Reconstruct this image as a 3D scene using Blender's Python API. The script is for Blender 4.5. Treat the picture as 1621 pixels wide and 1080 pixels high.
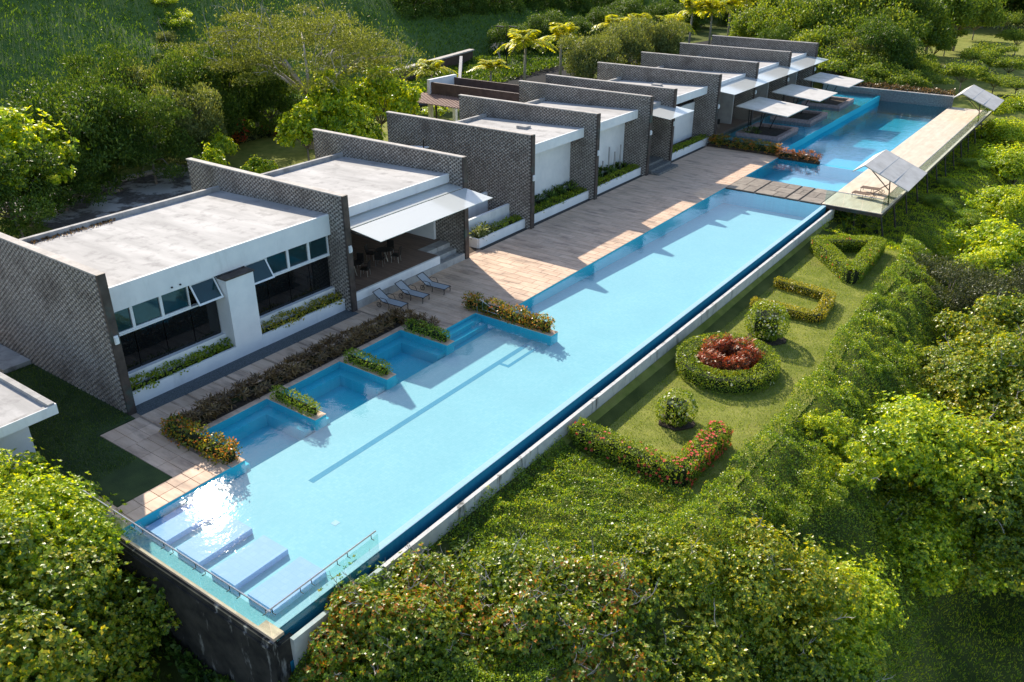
import bpy, math, random
import numpy as np
from mathutils import Vector, Matrix
# ------------------------------------------------------------------ reset
for o in list(bpy.data.objects): bpy.data.objects.remove(o)
scene = bpy.context.scene
COL = scene.collection
# ------------------------------------------------------------------ camera (solved from the picture's vanishing points)
F_PX, YAW, PITCH = 1337.08, 0.625807, 0.460176
CAM = (26.14, 0.0, 20.0)
cd = bpy.data.cameras.new('camera'); cam = bpy.data.objects.new('camera', cd); COL.objects.link(cam)
cd.sensor_width = 36.0; cd.lens = 36.0*F_PX/1621.0; cd.clip_end = 2000; cd.clip_start = 0.3
cam.location = CAM; cam.rotation_euler = (math.pi/2-PITCH, 0, YAW)
scene.camera = cam
# ------------------------------------------------------------------ sky + sun (direction from the glint on the water)
SUN = Vector((-0.7113, 0.4156, 0.5669)).normalized()
EL = math.asin(SUN.z); AZ = math.atan2(SUN.x, SUN.y)
w = bpy.data.worlds.new('World'); scene.world = w; w.use_nodes = True
nt = w.node_tree; bg = nt.nodes['Background']
sky = nt.nodes.new('ShaderNodeTexSky'); sky.sky_type = 'NISHITA'; sky.sun_disc = False
sky.sun_elevation = EL; sky.sun_rotation = AZ % (2*math.pi); sky.altitude = 50; sky.air_density = 1.0; sky.dust_density = 1.0
nt.links.new(sky.outputs[0], bg.inputs[0]); bg.inputs[1].default_value = 0.14
sl = bpy.data.lights.new('sun', 'SUN'); sl.energy = 4.4; sl.angle = math.radians(0.53); sl.color = (1.0, 0.90, 0.75)
so = bpy.data.objects.new('sun', sl); COL.objects.link(so)
so.rotation_euler = (-SUN).to_track_quat('-Z', 'Y').to_euler(); so.location = (-40, 60, 60)
vs = scene.view_settings; vs.view_transform = 'Standard'; vs.look = 'None'; vs.gamma = 1; vs.exposure = 0.72
scene.render.engine = 'CYCLES'
scene.cycles.max_bounces = 8; scene.cycles.transparent_max_bounces = 12

# ------------------------------------------------------------------ materials
MATS = {}
def rgb(c): return (c[0], c[1], c[2], 1.0)
def mat_new(name):
    m = bpy.data.materials.new(name); m.use_nodes = True; n = m.node_tree
    for x in list(n.nodes): n.nodes.remove(x)
    return m, n, n.nodes.new('ShaderNodeOutputMaterial')
def N(n, t, **kw):
    x = n.nodes.new(t)
    for k, v in kw.items(): setattr(x, k, v)
    return x
def noise(n, scale, detail=4, rough=.55, vec=None, dist=0):
    x = N(n, 'ShaderNodeTexNoise'); x.inputs['Scale'].default_value = scale; x.inputs['Detail'].default_value = detail
    x.inputs['Roughness'].default_value = rough; x.inputs['Distortion'].default_value = dist
    if vec is not None: n.links.new(vec, x.inputs['Vector'])
    return x.outputs['Fac']
def ramp(n, fac, stops):
    r = N(n, 'ShaderNodeValToRGB'); e = r.color_ramp.elements
    while len(e) < len(stops): e.new(0.5)
    for i, (p, c) in enumerate(stops): e[i].position = p; e[i].color = rgb(c)
    n.links.new(fac, r.inputs[0]); return r.outputs[0]
def mixc(n, fac, a, b, mode='MIX'):
    x = N(n, 'ShaderNodeMix', data_type='RGBA', blend_type=mode)
    for sock, v in ((x.inputs[0], fac), (x.inputs[6], a), (x.inputs[7], b)):
        if isinstance(v, (int, float)): sock.default_value = v
        elif isinstance(v, tuple): sock.default_value = rgb(v)
        else: n.links.new(v, sock)
    return x.outputs[2]
def coords(n, scale=(1, 1, 1), kind='world'):
    if kind == 'world': v = N(n, 'ShaderNodeNewGeometry').outputs['Position']
    else: v = N(n, 'ShaderNodeTexCoord').outputs['Object']
    mp = N(n, 'ShaderNodeMapping'); mp.inputs['Scale'].default_value = scale; n.links.new(v, mp.inputs[0]); return mp.outputs[0]
def surf(name, c1, c2, scale=3, rough=.7, bump=0.0, bscale=None, stretch=(1, 1, 1), spec=.3, rnd=0.0, dirt=None, metal=0, lo=.35, hi=.65):
    """two-tone noisy surface; dirt=(colour, scale, low, high, stretch)"""
    if name in MATS: return MATS[name]
    m, n, out = mat_new(name)
    v = coords(n, stretch); f = noise(n, scale, 5, .6, v)
    c = ramp(n, f, [(lo, c1), (hi, c2)])
    if dirt:
        dv = coords(n, dirt[4] if len(dirt) > 4 else (1, 1, 1)); df = noise(n, dirt[1], 6, .65, dv)
        mr = N(n, 'ShaderNodeMapRange'); mr.inputs[1].default_value = dirt[2]; mr.inputs[2].default_value = dirt[3]
        n.links.new(df, mr.inputs[0]); c = mixc(n, mr.outputs[0], c, dirt[0])
    if rnd:
        oi = N(n, 'ShaderNodeObjectInfo'); mr = N(n, 'ShaderNodeMapRange'); mr.inputs[3].default_value = 1-rnd; mr.inputs[4].default_value = 1+rnd*.6
        n.links.new(oi.outputs['Random'], mr.inputs[0])
        cm = N(n, 'ShaderNodeVectorMath', operation='SCALE'); n.links.new(c, cm.inputs[0]); n.links.new(mr.outputs[0], cm.inputs['Scale']); c = cm.outputs[0]
    b = N(n, 'ShaderNodeBsdfPrincipled'); n.links.new(c, b.inputs['Base Color']); b.inputs['Roughness'].default_value = rough
    b.inputs['Specular IOR Level'].default_value = spec; b.inputs['Metallic'].default_value = metal
    if bump:
        bf = noise(n, bscale or scale*6, 6, .65, v); bp = N(n, 'ShaderNodeBump'); bp.inputs['Strength'].default_value = bump; bp.inputs['Distance'].default_value = .05
        n.links.new(bf, bp.inputs['Height']); n.links.new(bp.outputs[0], b.inputs['Normal'])
    n.links.new(b.outputs[0], out.inputs[0]); MATS[name] = m; return m
LEAF_GAIN = (3.5, 2.9, 1.4)
def leafmat(name, cols, trans=.45, tcol=None, spec=.55, rough=.36, nscale=.35):
    """foliage: per-leaf random tone + broad patches, thin translucent leaves"""
    if name in MATS: return MATS[name]
    m, n, out = mat_new(name)
    at = N(n, 'ShaderNodeAttribute', attribute_name='rnd'); f = noise(n, nscale, 3, .5, coords(n))
    ma = N(n, 'ShaderNodeMath', operation='MULTIPLY_ADD'); n.links.new(f, ma.inputs[0]); ma.inputs[1].default_value = 1.0; n.links.new(at.outputs['Fac'], ma.inputs[2])
    mb = N(n, 'ShaderNodeMath', operation='SUBTRACT'); n.links.new(ma.outputs[0], mb.inputs[0]); mb.inputs[1].default_value = .45
    c = ramp(n, mb.outputs[0], [(p_, tuple(min(.75, x*g_) for x, g_ in zip(c_, LEAF_GAIN))) for p_, c_ in cols])
    b = N(n, 'ShaderNodeBsdfPrincipled'); n.links.new(c, b.inputs['Base Color']); b.inputs['Roughness'].default_value = rough
    b.inputs['Specular IOR Level'].default_value = spec
    t = N(n, 'ShaderNodeBsdfTranslucent')
    tc = mixc(n, 1.0, c, tcol or (1.7, 1.5, .45), 'MULTIPLY'); n.links.new(tc, t.inputs[0])
    mx = N(n, 'ShaderNodeMixShader'); mx.inputs[0].default_value = trans
    n.links.new(b.outputs[0], mx.inputs[1]); n.links.new(t.outputs[0], mx.inputs[2]); n.links.new(mx.outputs[0], out.inputs[0])
    MATS[name] = m; return m
def schlick(n, f0, normal=None):
    """two-sided Fresnel weight (no total reflection from below, so sunlight reaches the pool floor)"""
    g = N(n, 'ShaderNodeNewGeometry'); d = N(n, 'ShaderNodeVectorMath', operation='DOT_PRODUCT'); n.links.new(g.outputs['Incoming'], d.inputs[0]); n.links.new(normal if normal is not None else g.outputs['Normal'], d.inputs[1])
    a = N(n, 'ShaderNodeMath', operation='ABSOLUTE'); n.links.new(d.outputs['Value'], a.inputs[0])
    b = N(n, 'ShaderNodeMath', operation='SUBTRACT'); b.inputs[0].default_value = 1; n.links.new(a.outputs[0], b.inputs[1]); b.use_clamp = True
    p = N(n, 'ShaderNodeMath', operation='POWER'); n.links.new(b.outputs[0], p.inputs[0]); p.inputs[1].default_value = 5
    m = N(n, 'ShaderNodeMath', operation='MULTIPLY_ADD'); n.links.new(p.outputs[0], m.inputs[0]); m.inputs[1].default_value = 1-f0; m.inputs[2].default_value = f0; m.use_clamp = True
    return m.outputs[0]
def watermat(name, tint, bump=.12, bscale=1.6, rough=.035):
    if name in MATS: return MATS[name]
    m, n, out = mat_new(name)
    v = coords(n, (1, .75, 1)); f = noise(n, bscale, 3, .5, v); f2 = noise(n, bscale*4, 3, .6, v)
    ad = N(n, 'ShaderNodeMath', operation='MULTIPLY_ADD'); n.links.new(f2, ad.inputs[0]); ad.inputs[1].default_value = .3; n.links.new(f, ad.inputs[2])
    bp = N(n, 'ShaderNodeBump'); bp.inputs['Strength'].default_value = bump; bp.inputs['Distance'].default_value = .08; n.links.new(ad.outputs[0], bp.inputs['Height'])
    g = N(n, 'ShaderNodeBsdfGlossy'); g.inputs['Roughness'].default_value = rough; n.links.new(bp.outputs[0], g.inputs['Normal'])
    t = N(n, 'ShaderNodeBsdfTransparent'); t.inputs[0].default_value = rgb(tint)
    fr = schlick(n, .02, bp.outputs[0])
    mx = N(n, 'ShaderNodeMixShader'); n.links.new(fr, mx.inputs[0]); n.links.new(t.outputs[0], mx.inputs[1]); n.links.new(g.outputs[0], mx.inputs[2])
    n.links.new(mx.outputs[0], out.inputs[0]); MATS[name] = m; return m
def glassmat(name, tint, refl=1.5, frost=0.0, fcol=(.8, .84, .82)):
    if name in MATS: return MATS[name]
    m, n, out = mat_new(name)
    g = N(n, 'ShaderNodeBsdfGlossy'); g.inputs['Roughness'].default_value = .02 if frost == 0 else .12
    t = N(n, 'ShaderNodeBsdfTransparent'); t.inputs[0].default_value = rgb(tint); base = t.outputs[0]
    if frost:
        d = N(n, 'ShaderNodeBsdfDiffuse'); d.inputs[0].default_value = rgb(fcol); l = N(n, 'ShaderNodeBsdfTranslucent'); l.inputs[0].default_value = rgb(fcol)
        a = N(n, 'ShaderNodeMixShader'); a.inputs[0].default_value = .25; n.links.new(d.outputs[0], a.inputs[1]); n.links.new(l.outputs[0], a.inputs[2])
        b = N(n, 'ShaderNodeMixShader'); b.inputs[0].default_value = frost; n.links.new(base, b.inputs[1]); n.links.new(a.outputs[0], b.inputs[2]); base = b.outputs[0]
    fr = schlick(n, .04)
    mx = N(n, 'ShaderNodeMixShader'); n.links.new(fr, mx.inputs[0]); n.links.new(base, mx.inputs[1]); n.links.new(g.outputs[0], mx.inputs[2])
    n.links.new(mx.outputs[0], out.inputs[0]); MATS[name] = m; return m
def tilemat(name, c1, c2, size=.15, line=.9, rough=.25):
    """small glazed mosaic: colour wobble per tile plus faint grout"""
    if name in MATS: return MATS[name]
    m, n, out = mat_new(name)
    br = N(n, 'ShaderNodeTexBrick'); br.offset = 0
    br.inputs['Color1'].default_value = rgb(c1); br.inputs['Color2'].default_value = rgb(c2); br.inputs['Mortar'].default_value = rgb(tuple(x*line for x in c1))
    br.inputs['Scale'].default_value = 1; br.inputs['Brick Width'].default_value = size; br.inputs['Row Height'].default_value = size; br.inputs['Mortar Size'].default_value = size*.04
    n.links.new(coords(n), br.inputs[0])
    f = noise(n, .35, 3, .5, coords(n)); c = mixc(n, f, br.outputs[0], tuple(x*.88 for x in c1))
    b = N(n, 'ShaderNodeBsdfPrincipled'); n.links.new(c, b.inputs['Base Color']); b.inputs['Roughness'].default_value = .9; b.inputs['Specular IOR Level'].default_value = 0.0
    n.links.new(b.outputs[0], out.inputs[0]); MATS[name] = m; return m

M_white = surf('white_render', (.74, .75, .76), (.82, .82, .82), 1.2, .75, .05, 30, dirt=((.55, .55, .54), .9, .58, .85, (1, 1, .25)))
M_roof = surf('roof_membrane', (.37, .36, .35), (.52, .505, .49), .6, .85, .15, 9, stretch=(.35, 1.6, 1), dirt=((.25, .24, .235), 1.1, .52, .76), spec=.15)
M_conc = surf('concrete', (.34, .33, .32), (.46, .45, .43), 2, .85, .15, 25, dirt=((.16, .15, .14), 1.4, .52, .75, (1, 1, .35)))
M_catch = surf('catch_concrete', (.50, .50, .49), (.62, .61, .58), 2, .8, .1, 25, dirt=((.10, .10, .09), 2.2, .56, .70, (1, 1, .18)))
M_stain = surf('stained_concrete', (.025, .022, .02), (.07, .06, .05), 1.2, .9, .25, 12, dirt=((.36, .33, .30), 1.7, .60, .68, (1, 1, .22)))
M_mortar = surf('block_core', (.095, .085, .078), (.15, .135, .125), 3, .9)
M_block = surf('block_face', (.19, .16, .135), (.54, .49, .44), 7.5, .85, .1, 40, dirt=((.14, .115, .098), .5, .48, .74))
M_coping = surf('coping_stone', (.36, .33, .30), (.52, .48, .44), 2, .8, .1, 20)
M_post = surf('patina_steel', (.045, .035, .03), (.10, .075, .065), 2, .6, .1, 20, dirt=((.06, .10, .09), .8, .55, .7))
M_trav = surf('travertine', (.58, .405, .285), (.72, .53, .39), 1.3, .65, .06, 18, stretch=(.45, 2.4, 1), rnd=.12, dirt=((.33, .235, .18), .9, .50, .72, (.5, 1.6, 1)), spec=.2)
M_joint = surf('dark_joint', (.04, .038, .036), (.07, .065, .06), 3, .9)
M_gravel = surf('blue_gravel', (.05, .06, .065), (.16, .18, .19), 22, .9, .6, 25)
M_pav = surf('bridge_stone', (.21, .175, .145), (.31, .27, .22), 2, .75, .1, 20, rnd=.18)
M_tile = tilemat('pool_tile', (.32, .55, .585), (.40, .61, .64), .15, .93)
M_tile_d = tilemat('pool_tile_deep', (.06, .51, .64), (.075, .57, .70), .15, .93)
M_tile3 = tilemat('bright_pool_tile', (.17, .58, .69), (.24, .66, .77))
M_lane = tilemat('lane_tile', (.09, .30, .42), (.11, .34, .46))
M_plat = tilemat('platform_tile', (.40, .51, .72), (.47, .57, .77), .25)
M_lip = tilemat('lip_tile', (.50, .60, .66), (.56, .66, .72))
M_chan = tilemat('channel_tile', (.025, .21, .34), (.035, .25, .39))
M_water = watermat('pool_water', (.84, .97, 1.0), .10, 1.5, .03)
M_water2 = watermat('ruffled_water', (.66, .94, 1.0), .16, 2.2, .05)
M_glass = glassmat('clear_glass', (.86, .95, .93))
M_frost = glassmat('frosted_canopy_glass', (.60, .68, .64), 1.5, .62, (.95, .96, .95))
M_metal = surf('brushed_steel', (.55, .54, .53), (.68, .66, .64), 8, .28, metal=1)
M_dark = surf('dark_iron', (.014, .012, .012), (.03, .026, .024), 6, .45)
M_sling = surf('grey_sling', (.32, .34, .37), (.40, .42, .45), 20, .8)
M_brown = surf('brown_weave', (.10, .065, .05), (.17, .115, .085), 30, .75)
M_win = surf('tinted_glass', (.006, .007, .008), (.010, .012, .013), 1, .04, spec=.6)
M_teal = surf('teal_glass', (.010, .035, .042), (.014, .05, .06), 1, .04, spec=.7)
M_alu = surf('white_frame', (.72, .74, .76), (.80, .81, .82), 4, .4)
M_wood = surf('pale_deck_board', (.60, .49, .37), (.72, .61, .48), 2, .65, .05, 20, stretch=(1, .3, 1), rnd=.07)
M_wfloor = surf('patio_board', (.15, .10, .075), (.24, .165, .125), 2, .6, .05, 20, stretch=(.3, 4, 1))
M_grey = surf('grey_render', (.34, .33, .33), (.42, .41, .40), 1.4, .8, .05, 20)
M_soil = surf('soil', (.035, .026, .018), (.085, .062, .045), 6, .95, .5, 20)
M_bark = surf('bark', (.16, .135, .11), (.30, .26, .22), 6, .9, .3, 30)
M_twig = surf('pale_twig', (.34, .29, .25), (.50, .45, .40), 8, .85)
M_palmbark = surf('palm_bark', (.26, .24, .21), (.40, .37, .33), 6, .9, .2, 20, stretch=(1, 1, 4))
M_canvas = surf('shade_cloth', (.50, .475, .44), (.60, .575, .54), 1, .7, dirt=((.36, .34, .31), .7, .55, .8))
M_slate = surf('stone_cladding', (.10, .105, .105), (.24, .24, .235), 7, .8, .35, 16)
M_pink = surf('pinkish_stone', (.25, .18, .165), (.42, .32, .30), 5, .85, .3, 14)
M_brownpanel = surf('brown_panel', (.085, .055, .045), (.13, .085, .07), 2, .6)
M_rust = surf('corrugated_rust', (.26, .15, .11), (.36, .22, .17), 3, .7)
M_bed = surf('bedding', (.30, .22, .17), (.38, .29, .22), 3, .9, spec=.1)
M_asph = surf('asphalt', (.03, .03, .032), (.045, .045, .047), 6, .95, .2, 40, spec=.05)
M_lawn = surf('lawn', (.15, .18, .034), (.26, .27, .066), .9, .95, .5, 28, dirt=((.29, .23, .09), .35, .56, .80), spec=.1)
M_darklawn = surf('shade_toned_lawn', (.028, .05, .016), (.05, .08, .024), 1.2, .95, .4, 30)  # lawn colour darkened to carry the end wall's shade
M_terr = surf('earth_and_grass', (.055, .075, .02), (.13, .15, .04), .35, .95, .6, 8, spec=.05)
M_hill = surf('hill_grass', (.055, .115, .022), (.11, .175, .04), .5, .95, .9, 2.2, stretch=(1, 1, .5))
M_drive = surf('gravel_drive', (.10, .085, .075), (.20, .175, .16), 3, .95, .3, 30, dirt=((.52, .49, .46), .35, .47, .54))
M_core = surf('hedge_core', (.012, .02, .006), (.025, .035, .012), 3, .95)
M_paint = surf('car_paint', (.012, .015, .025), (.016, .02, .03), 3, .25, spec=.6)
M_rubber = surf('rubber', (.01, .01, .01), (.02, .02, .02), 3, .8)

G0 = (.022, .045, .010); 
L_big = leafmat('big_leaf', [(.0, (.012, .035, .008)), (.45, (.05, .098, .015)), (.78, (.115, .155, .02)), (1, (.17, .175, .025))], .42)
L_bigred = leafmat('big_leaf_rusty', [(.0, (.012, .032, .008)), (.45, (.05, .098, .014)), (.9, (.11, .145, .02)), (1, (.15, .07, .014))], .42)
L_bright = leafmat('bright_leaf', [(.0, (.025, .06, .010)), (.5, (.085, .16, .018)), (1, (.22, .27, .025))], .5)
L_lush = leafmat('creeper_leaf', [(.0, (.012, .034, .008)), (.45, (.045, .095, .016)), (.8, (.085, .145, .022)), (1, (.13, .17, .03))], .45, nscale=.55)
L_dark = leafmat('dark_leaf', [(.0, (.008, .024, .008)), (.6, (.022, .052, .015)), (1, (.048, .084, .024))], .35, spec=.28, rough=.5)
L_grey = leafmat('grey_leaf', [(.0, (.008, .014, .012)), (.6, (.022, .034, .026)), (1, (.045, .060, .045))], .25, spec=.35, rough=.45)
L_pale = leafmat('pale_leaf', [(.0, (.020, .036, .026)), (.5, (.046, .072, .050)), (1, (.08, .108, .075))], .4, spec=.28, rough=.5)
L_acacia = leafmat('acacia_leaf', [(.0, (.022, .036, .016)), (.5, (.05, .07, .028)), (1, (.085, .105, .04))], .4, (1.4, 1.4, .6), spec=.28, rough=.5)
L_forest = leafmat('forest_leaf', [(.0, (.014, .036, .011)), (.5, (.042, .082, .020)), (1, (.095, .135, .036))], .42, nscale=.15, spec=.28, rough=.5)
L_hedge = leafmat('hedge_leaf', [(.0, (.026, .058, .010)), (.5, (.055, .10, .015)), (1, (.10, .14, .024))], .42, nscale=.8, spec=.35, rough=.45)
L_yell = leafmat('golden_leaf', [(.0, (.05, .07, .012)), (.45, (.16, .15, .02)), (.8, (.32, .22, .025)), (1, (.38, .13, .02))], .45, nscale=1.5)
L_croton = leafmat('croton_leaf', [(.0, (.014, .03, .007)), (.5, (.042, .066, .012)), (.82, (.12, .095, .013)), (1, (.17, .06, .012))], .45, nscale=1.2)
L_brown = leafmat('bronze_leaf', [(.0, (.014, .011, .009)), (.5, (.042, .031, .024)), (1, (.085, .066, .05))], .3, (1.4, 1.2, .8))
L_red = leafmat('cordyline_leaf', [(.0, (.014, .008, .008)), (.45, (.07, .026, .014)), (.75, (.15, .062, .02)), (1, (.16, .024, .018))], .4, (1.5, .9, .6), nscale=1.6)
L_gold = leafmat('gold_green_leaf', [(.0, (.03, .05, .010)), (.5, (.075, .10, .016)), (1, (.16, .15, .02))], .42, nscale=1.2)
L_rust = leafmat('rust_leaf', [(.0, (.03, .026, .016)), (.5, (.085, .05, .03)), (1, (.20, .10, .05))], .4, (1.6, 1.1, .6))
L_palm = leafmat('palm_leaf', [(.0, (.03, .055, .010)), (.5, (.12, .175, .022)), (1, (.22, .24, .035))], .55)
L_hill = leafmat('hill_blade', [(.0, (.016, .040, .008)), (.6, (.036, .078, .015)), (1, (.068, .11, .02))], .35, (1.2, 1.3, .8), nscale=.25, spec=.15, rough=.7)
L_flower = leafmat('red_flower', [(.0, (.20, .015, .03)), (1, (.30, .05, .06))], .3, (1.3, .8, .6))
L_cream = leafmat('cream_flower', [(.0, (.5, .45, .25)), (1, (.7, .65, .45))], .3, (1.1, 1, .7))

# ------------------------------------------------------------------ object helpers
def tag(o, label=None, cat=None, group=None, kind=None):
    if label: o['label'] = label
    if cat: o['category'] = cat
    if group: o['group'] = group
    if kind: o['kind'] = kind
    return o
def empty(name, loc, label, cat, group=None, rz=0):
    o = bpy.data.objects.new(name, None); COL.objects.link(o); o.location = loc; o.rotation_euler = (0, 0, rz)
    o.empty_display_size = .2
    return tag(o, label, cat, group)
def link(name, me, parent=None, loc=None):
    o = bpy.data.objects.new(name, me); COL.objects.link(o)
    if parent is not None: o.parent = parent
    if loc is not None: o.location = loc
    return o
class MB:
    """collects shapes in WORLD coordinates; build() stores them relative to the parent's origin (unrotated parents)"""
    def __init__(s): s.v = []; s.f = []
    def box(s, x0, x1, y0, y1, z0, z1):
        b = len(s.v); s.v += [(x, y, z) for z in (z0, z1) for y in (y0, y1) for x in (x0, x1)]
        s.f += [tuple(b+i for i in q) for q in ((0, 2, 3, 1), (4, 5, 7, 6), (0, 1, 5, 4), (2, 6, 7, 3), (0, 4, 6, 2), (1, 3, 7, 5))]; return s
    def hexa(s, p):
        """8 corners: bottom 4 (ccw) then top 4"""
        b = len(s.v); s.v += [tuple(q) for q in p]
        s.f += [tuple(b+i for i in q) for q in ((3, 2, 1, 0), (4, 5, 6, 7), (0, 1, 5, 4), (1, 2, 6, 5), (2, 3, 7, 6), (3, 0, 4, 7))]; return s
    def prism(s, pts, z0, z1):
        b = len(s.v); n = len(pts); s.v += [(x, y, z0) for x, y in pts]+[(x, y, z1) for x, y in pts]
        s.f.append(tuple(b+i for i in reversed(range(n)))); s.f.append(tuple(b+n+i for i in range(n)))
        for i in range(n): j = (i+1) % n; s.f.append((b+i, b+j, b+n+j, b+n+i))
        return s
    def plate(s, p, t):
        """4 corner points of a plate, thickened by t below along its normal"""
        a, b_, c, d = [Vector(q) for q in p]; nn = (b_-a).cross(d-a).normalized()
        if nn.z < 0: nn = -nn
        lo = [q-nn*t for q in (a, b_, c, d)]; return s.hexa(lo+[a, b_, c, d])
    def tube(s, pts, r, n=6, r1=None, cap=True):
        pts = [Vector(p) for p in pts]; m = len(pts); rings = []
        for i, p in enumerate(pts):
            d = (pts[min(i+1, m-1)]-pts[max(i-1, 0)]).normalized()
            u = d.cross(Vector((0, 0, 1)) if abs(d.z) < .9 else Vector((1, 0, 0))).normalized(); w_ = d.cross(u)
            rr = r if r1 is None else r+(r1-r)*i/(m-1); b = len(s.v); rings.append(b)
            for k in range(n):
                a = 2*math.pi*k/n; s.v.append(tuple(p+(u*math.cos(a)+w_*math.sin(a))*rr))
        for i in range(m-1):
            for k in range(n): a, b = rings[i], rings[i+1]; s.f.append((a+k, a+(k+1) % n, b+(k+1) % n, b+k))
        if cap: s.f.append(tuple(rings[0]+k for k in reversed(range(n)))); s.f.append(tuple(rings[-1]+k for k in range(n)))
        return s
    def mesh(s, name, mat, org=(0, 0, 0), smooth=False):
        me = bpy.data.meshes.new(name); me.from_pydata([(x-org[0], y-org[1], z-org[2]) for x, y, z in s.v], [], s.f)
        me.materials.append(mat)
        if smooth: me.polygons.foreach_set('use_smooth', [True]*len(me.polygons))
        return me
    def build(s, name, mat, parent=None, smooth=False):
        org = tuple(parent.matrix_basis.translation) if parent is not None and parent.parent is None else (0, 0, 0)
        if parent is not None and parent.parent is not None:
            org = tuple(parent.matrix_basis.translation+parent.parent.matrix_basis.translation)
        if parent is None:
            xs = [p[0] for p in s.v]; ys = [p[1] for p in s.v]; zs = [p[2] for p in s.v]
            org = ((min(xs)+max(xs))/2, (min(ys)+max(ys))/2, min(zs))
        o = link(name, s.mesh(name, mat, org, smooth), parent)
        if parent is None: o.location = org
        return o
def structure(name, mb, mat): return tag(mb.build(name, mat), kind='structure')
def bx(*a): return MB().box(*a)
def U(px, py, z=0.0):
    """photo pixel -> ground point at height z"""
    cy_, sy_ = math.cos(YAW), math.sin(YAW); cp, sp = math.cos(PITCH), math.sin(PITCH)
    a = (px-810.5)/F_PX; b = (540-py)/F_PX
    fx, fy, fz = -sy_*cp, cy_*cp, -sp; ux, uy, uz = -sy_*sp, cy_*sp, cp
    d = (fx+cy_*a+ux*b, fy+sy_*a+uy*b, fz+uz*b); t = (z-CAM[2])/d[2]
    return (CAM[0]+d[0]*t, CAM[1]+d[1]*t)

# ------------------------------------------------------------------ foliage helpers (numpy)
def unit(a): return a/np.maximum(np.linalg.norm(a, axis=1, keepdims=True), 1e-9)
def rnd_unit(rng, n): return unit(rng.normal(size=(n, 3)))
def leaf_arrays(P, T, Nn, L, Wd, fold=.25):
    """kite leaves: P base, T direction, Nn facing"""
    B = unit(np.cross(Nn, T)); Nn = unit(np.cross(T, B)); L = np.asarray(L).reshape(-1, 1); Wd = np.asarray(Wd).reshape(-1, 1)
    mid = P+T*L*.58+Nn*Wd*fold*.5
    V = np.stack([P, mid+B*Wd*.5, P+T*L-Nn*L*.08, mid-B*Wd*.5], 1)
    return V.reshape(-1, 3)
def quad_mesh(name, V, mat, rng, rnd=None):
    n = len(V)//4; me = bpy.data.meshes.new(name)
    me.vertices.add(4*n); me.vertices.foreach_set('co', V.astype(np.float32).ravel())
    me.loops.add(4*n); me.loops.foreach_set('vertex_index', np.arange(4*n, dtype=np.int32))
    me.polygons.add(n); me.polygons.foreach_set('loop_start', np.arange(0, 4*n, 4, dtype=np.int32))
    a = me.attributes.new('rnd', 'FLOAT', 'FACE'); a.data.foreach_set('value', (rng.random(n) if rnd is None else rnd).astype(np.float32))
    me.materials.append(mat); me.update(); return me
def scatter_leaves(P, Nn, rng, L, Wd, up=.3, spread=.9):
    n = len(P); T = unit(rnd_unit(rng, n)*spread+Nn*.6+np.array([0, 0, up])); Nf = unit(Nn+rnd_unit(rng, n)*.7+np.array([0, 0, .4]))
    return leaf_arrays(P, T, Nf, L*(.7+.6*rng.random(n)), Wd*(.7+.6*rng.random(n)))
def rosettes(C, A, rng, k, L, Wd, open_=.55):
    n = len(C); A = unit(A); e1 = unit(np.cross(A, rnd_unit(rng, n))); e2 = np.cross(A, e1); out = []
    for i in range(k):
        a = 2*math.pi*i/k+rng.random(n)*.7; T = unit(e1*np.cos(a)[:, None]+e2*np.sin(a)[:, None]+A*(open_*rng.random(n)[:, None]+.12))
        out.append(leaf_arrays(C, T, A, L*(.65+.6*rng.random(n)), Wd*(.7+.5*rng.random(n))))
    return np.concatenate(out)
def vnoise(x, y, seed=0):
    x = np.asarray(x, float); y = np.asarray(y, float); xi = np.floor(x).astype(int); yi = np.floor(y).astype(int); fx = x-xi; fy = y-yi
    fx = fx*fx*(3-2*fx); fy = fy*fy*(3-2*fy)
    def h(i, j):
        v = np.sin(i*127.1+j*311.7+seed*74.7)*43758.5453; return v-np.floor(v)
    return (h(xi, yi)*(1-fx)+h(xi+1, yi)*fx)*(1-fy)+(h(xi, yi+1)*(1-fx)+h(xi+1, yi+1)*fx)*fy
def fbm(x, y, seed=0, o=3):
    s = 0; a = 1; t = 0
    for i in range(o): s = s+a*vnoise(x*2**i, y*2**i, seed+i*7); t += a; a *= .5
    return s/t
def sst(t): t = np.clip(t, 0, 1); return t*t*(3-2*t)

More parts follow.
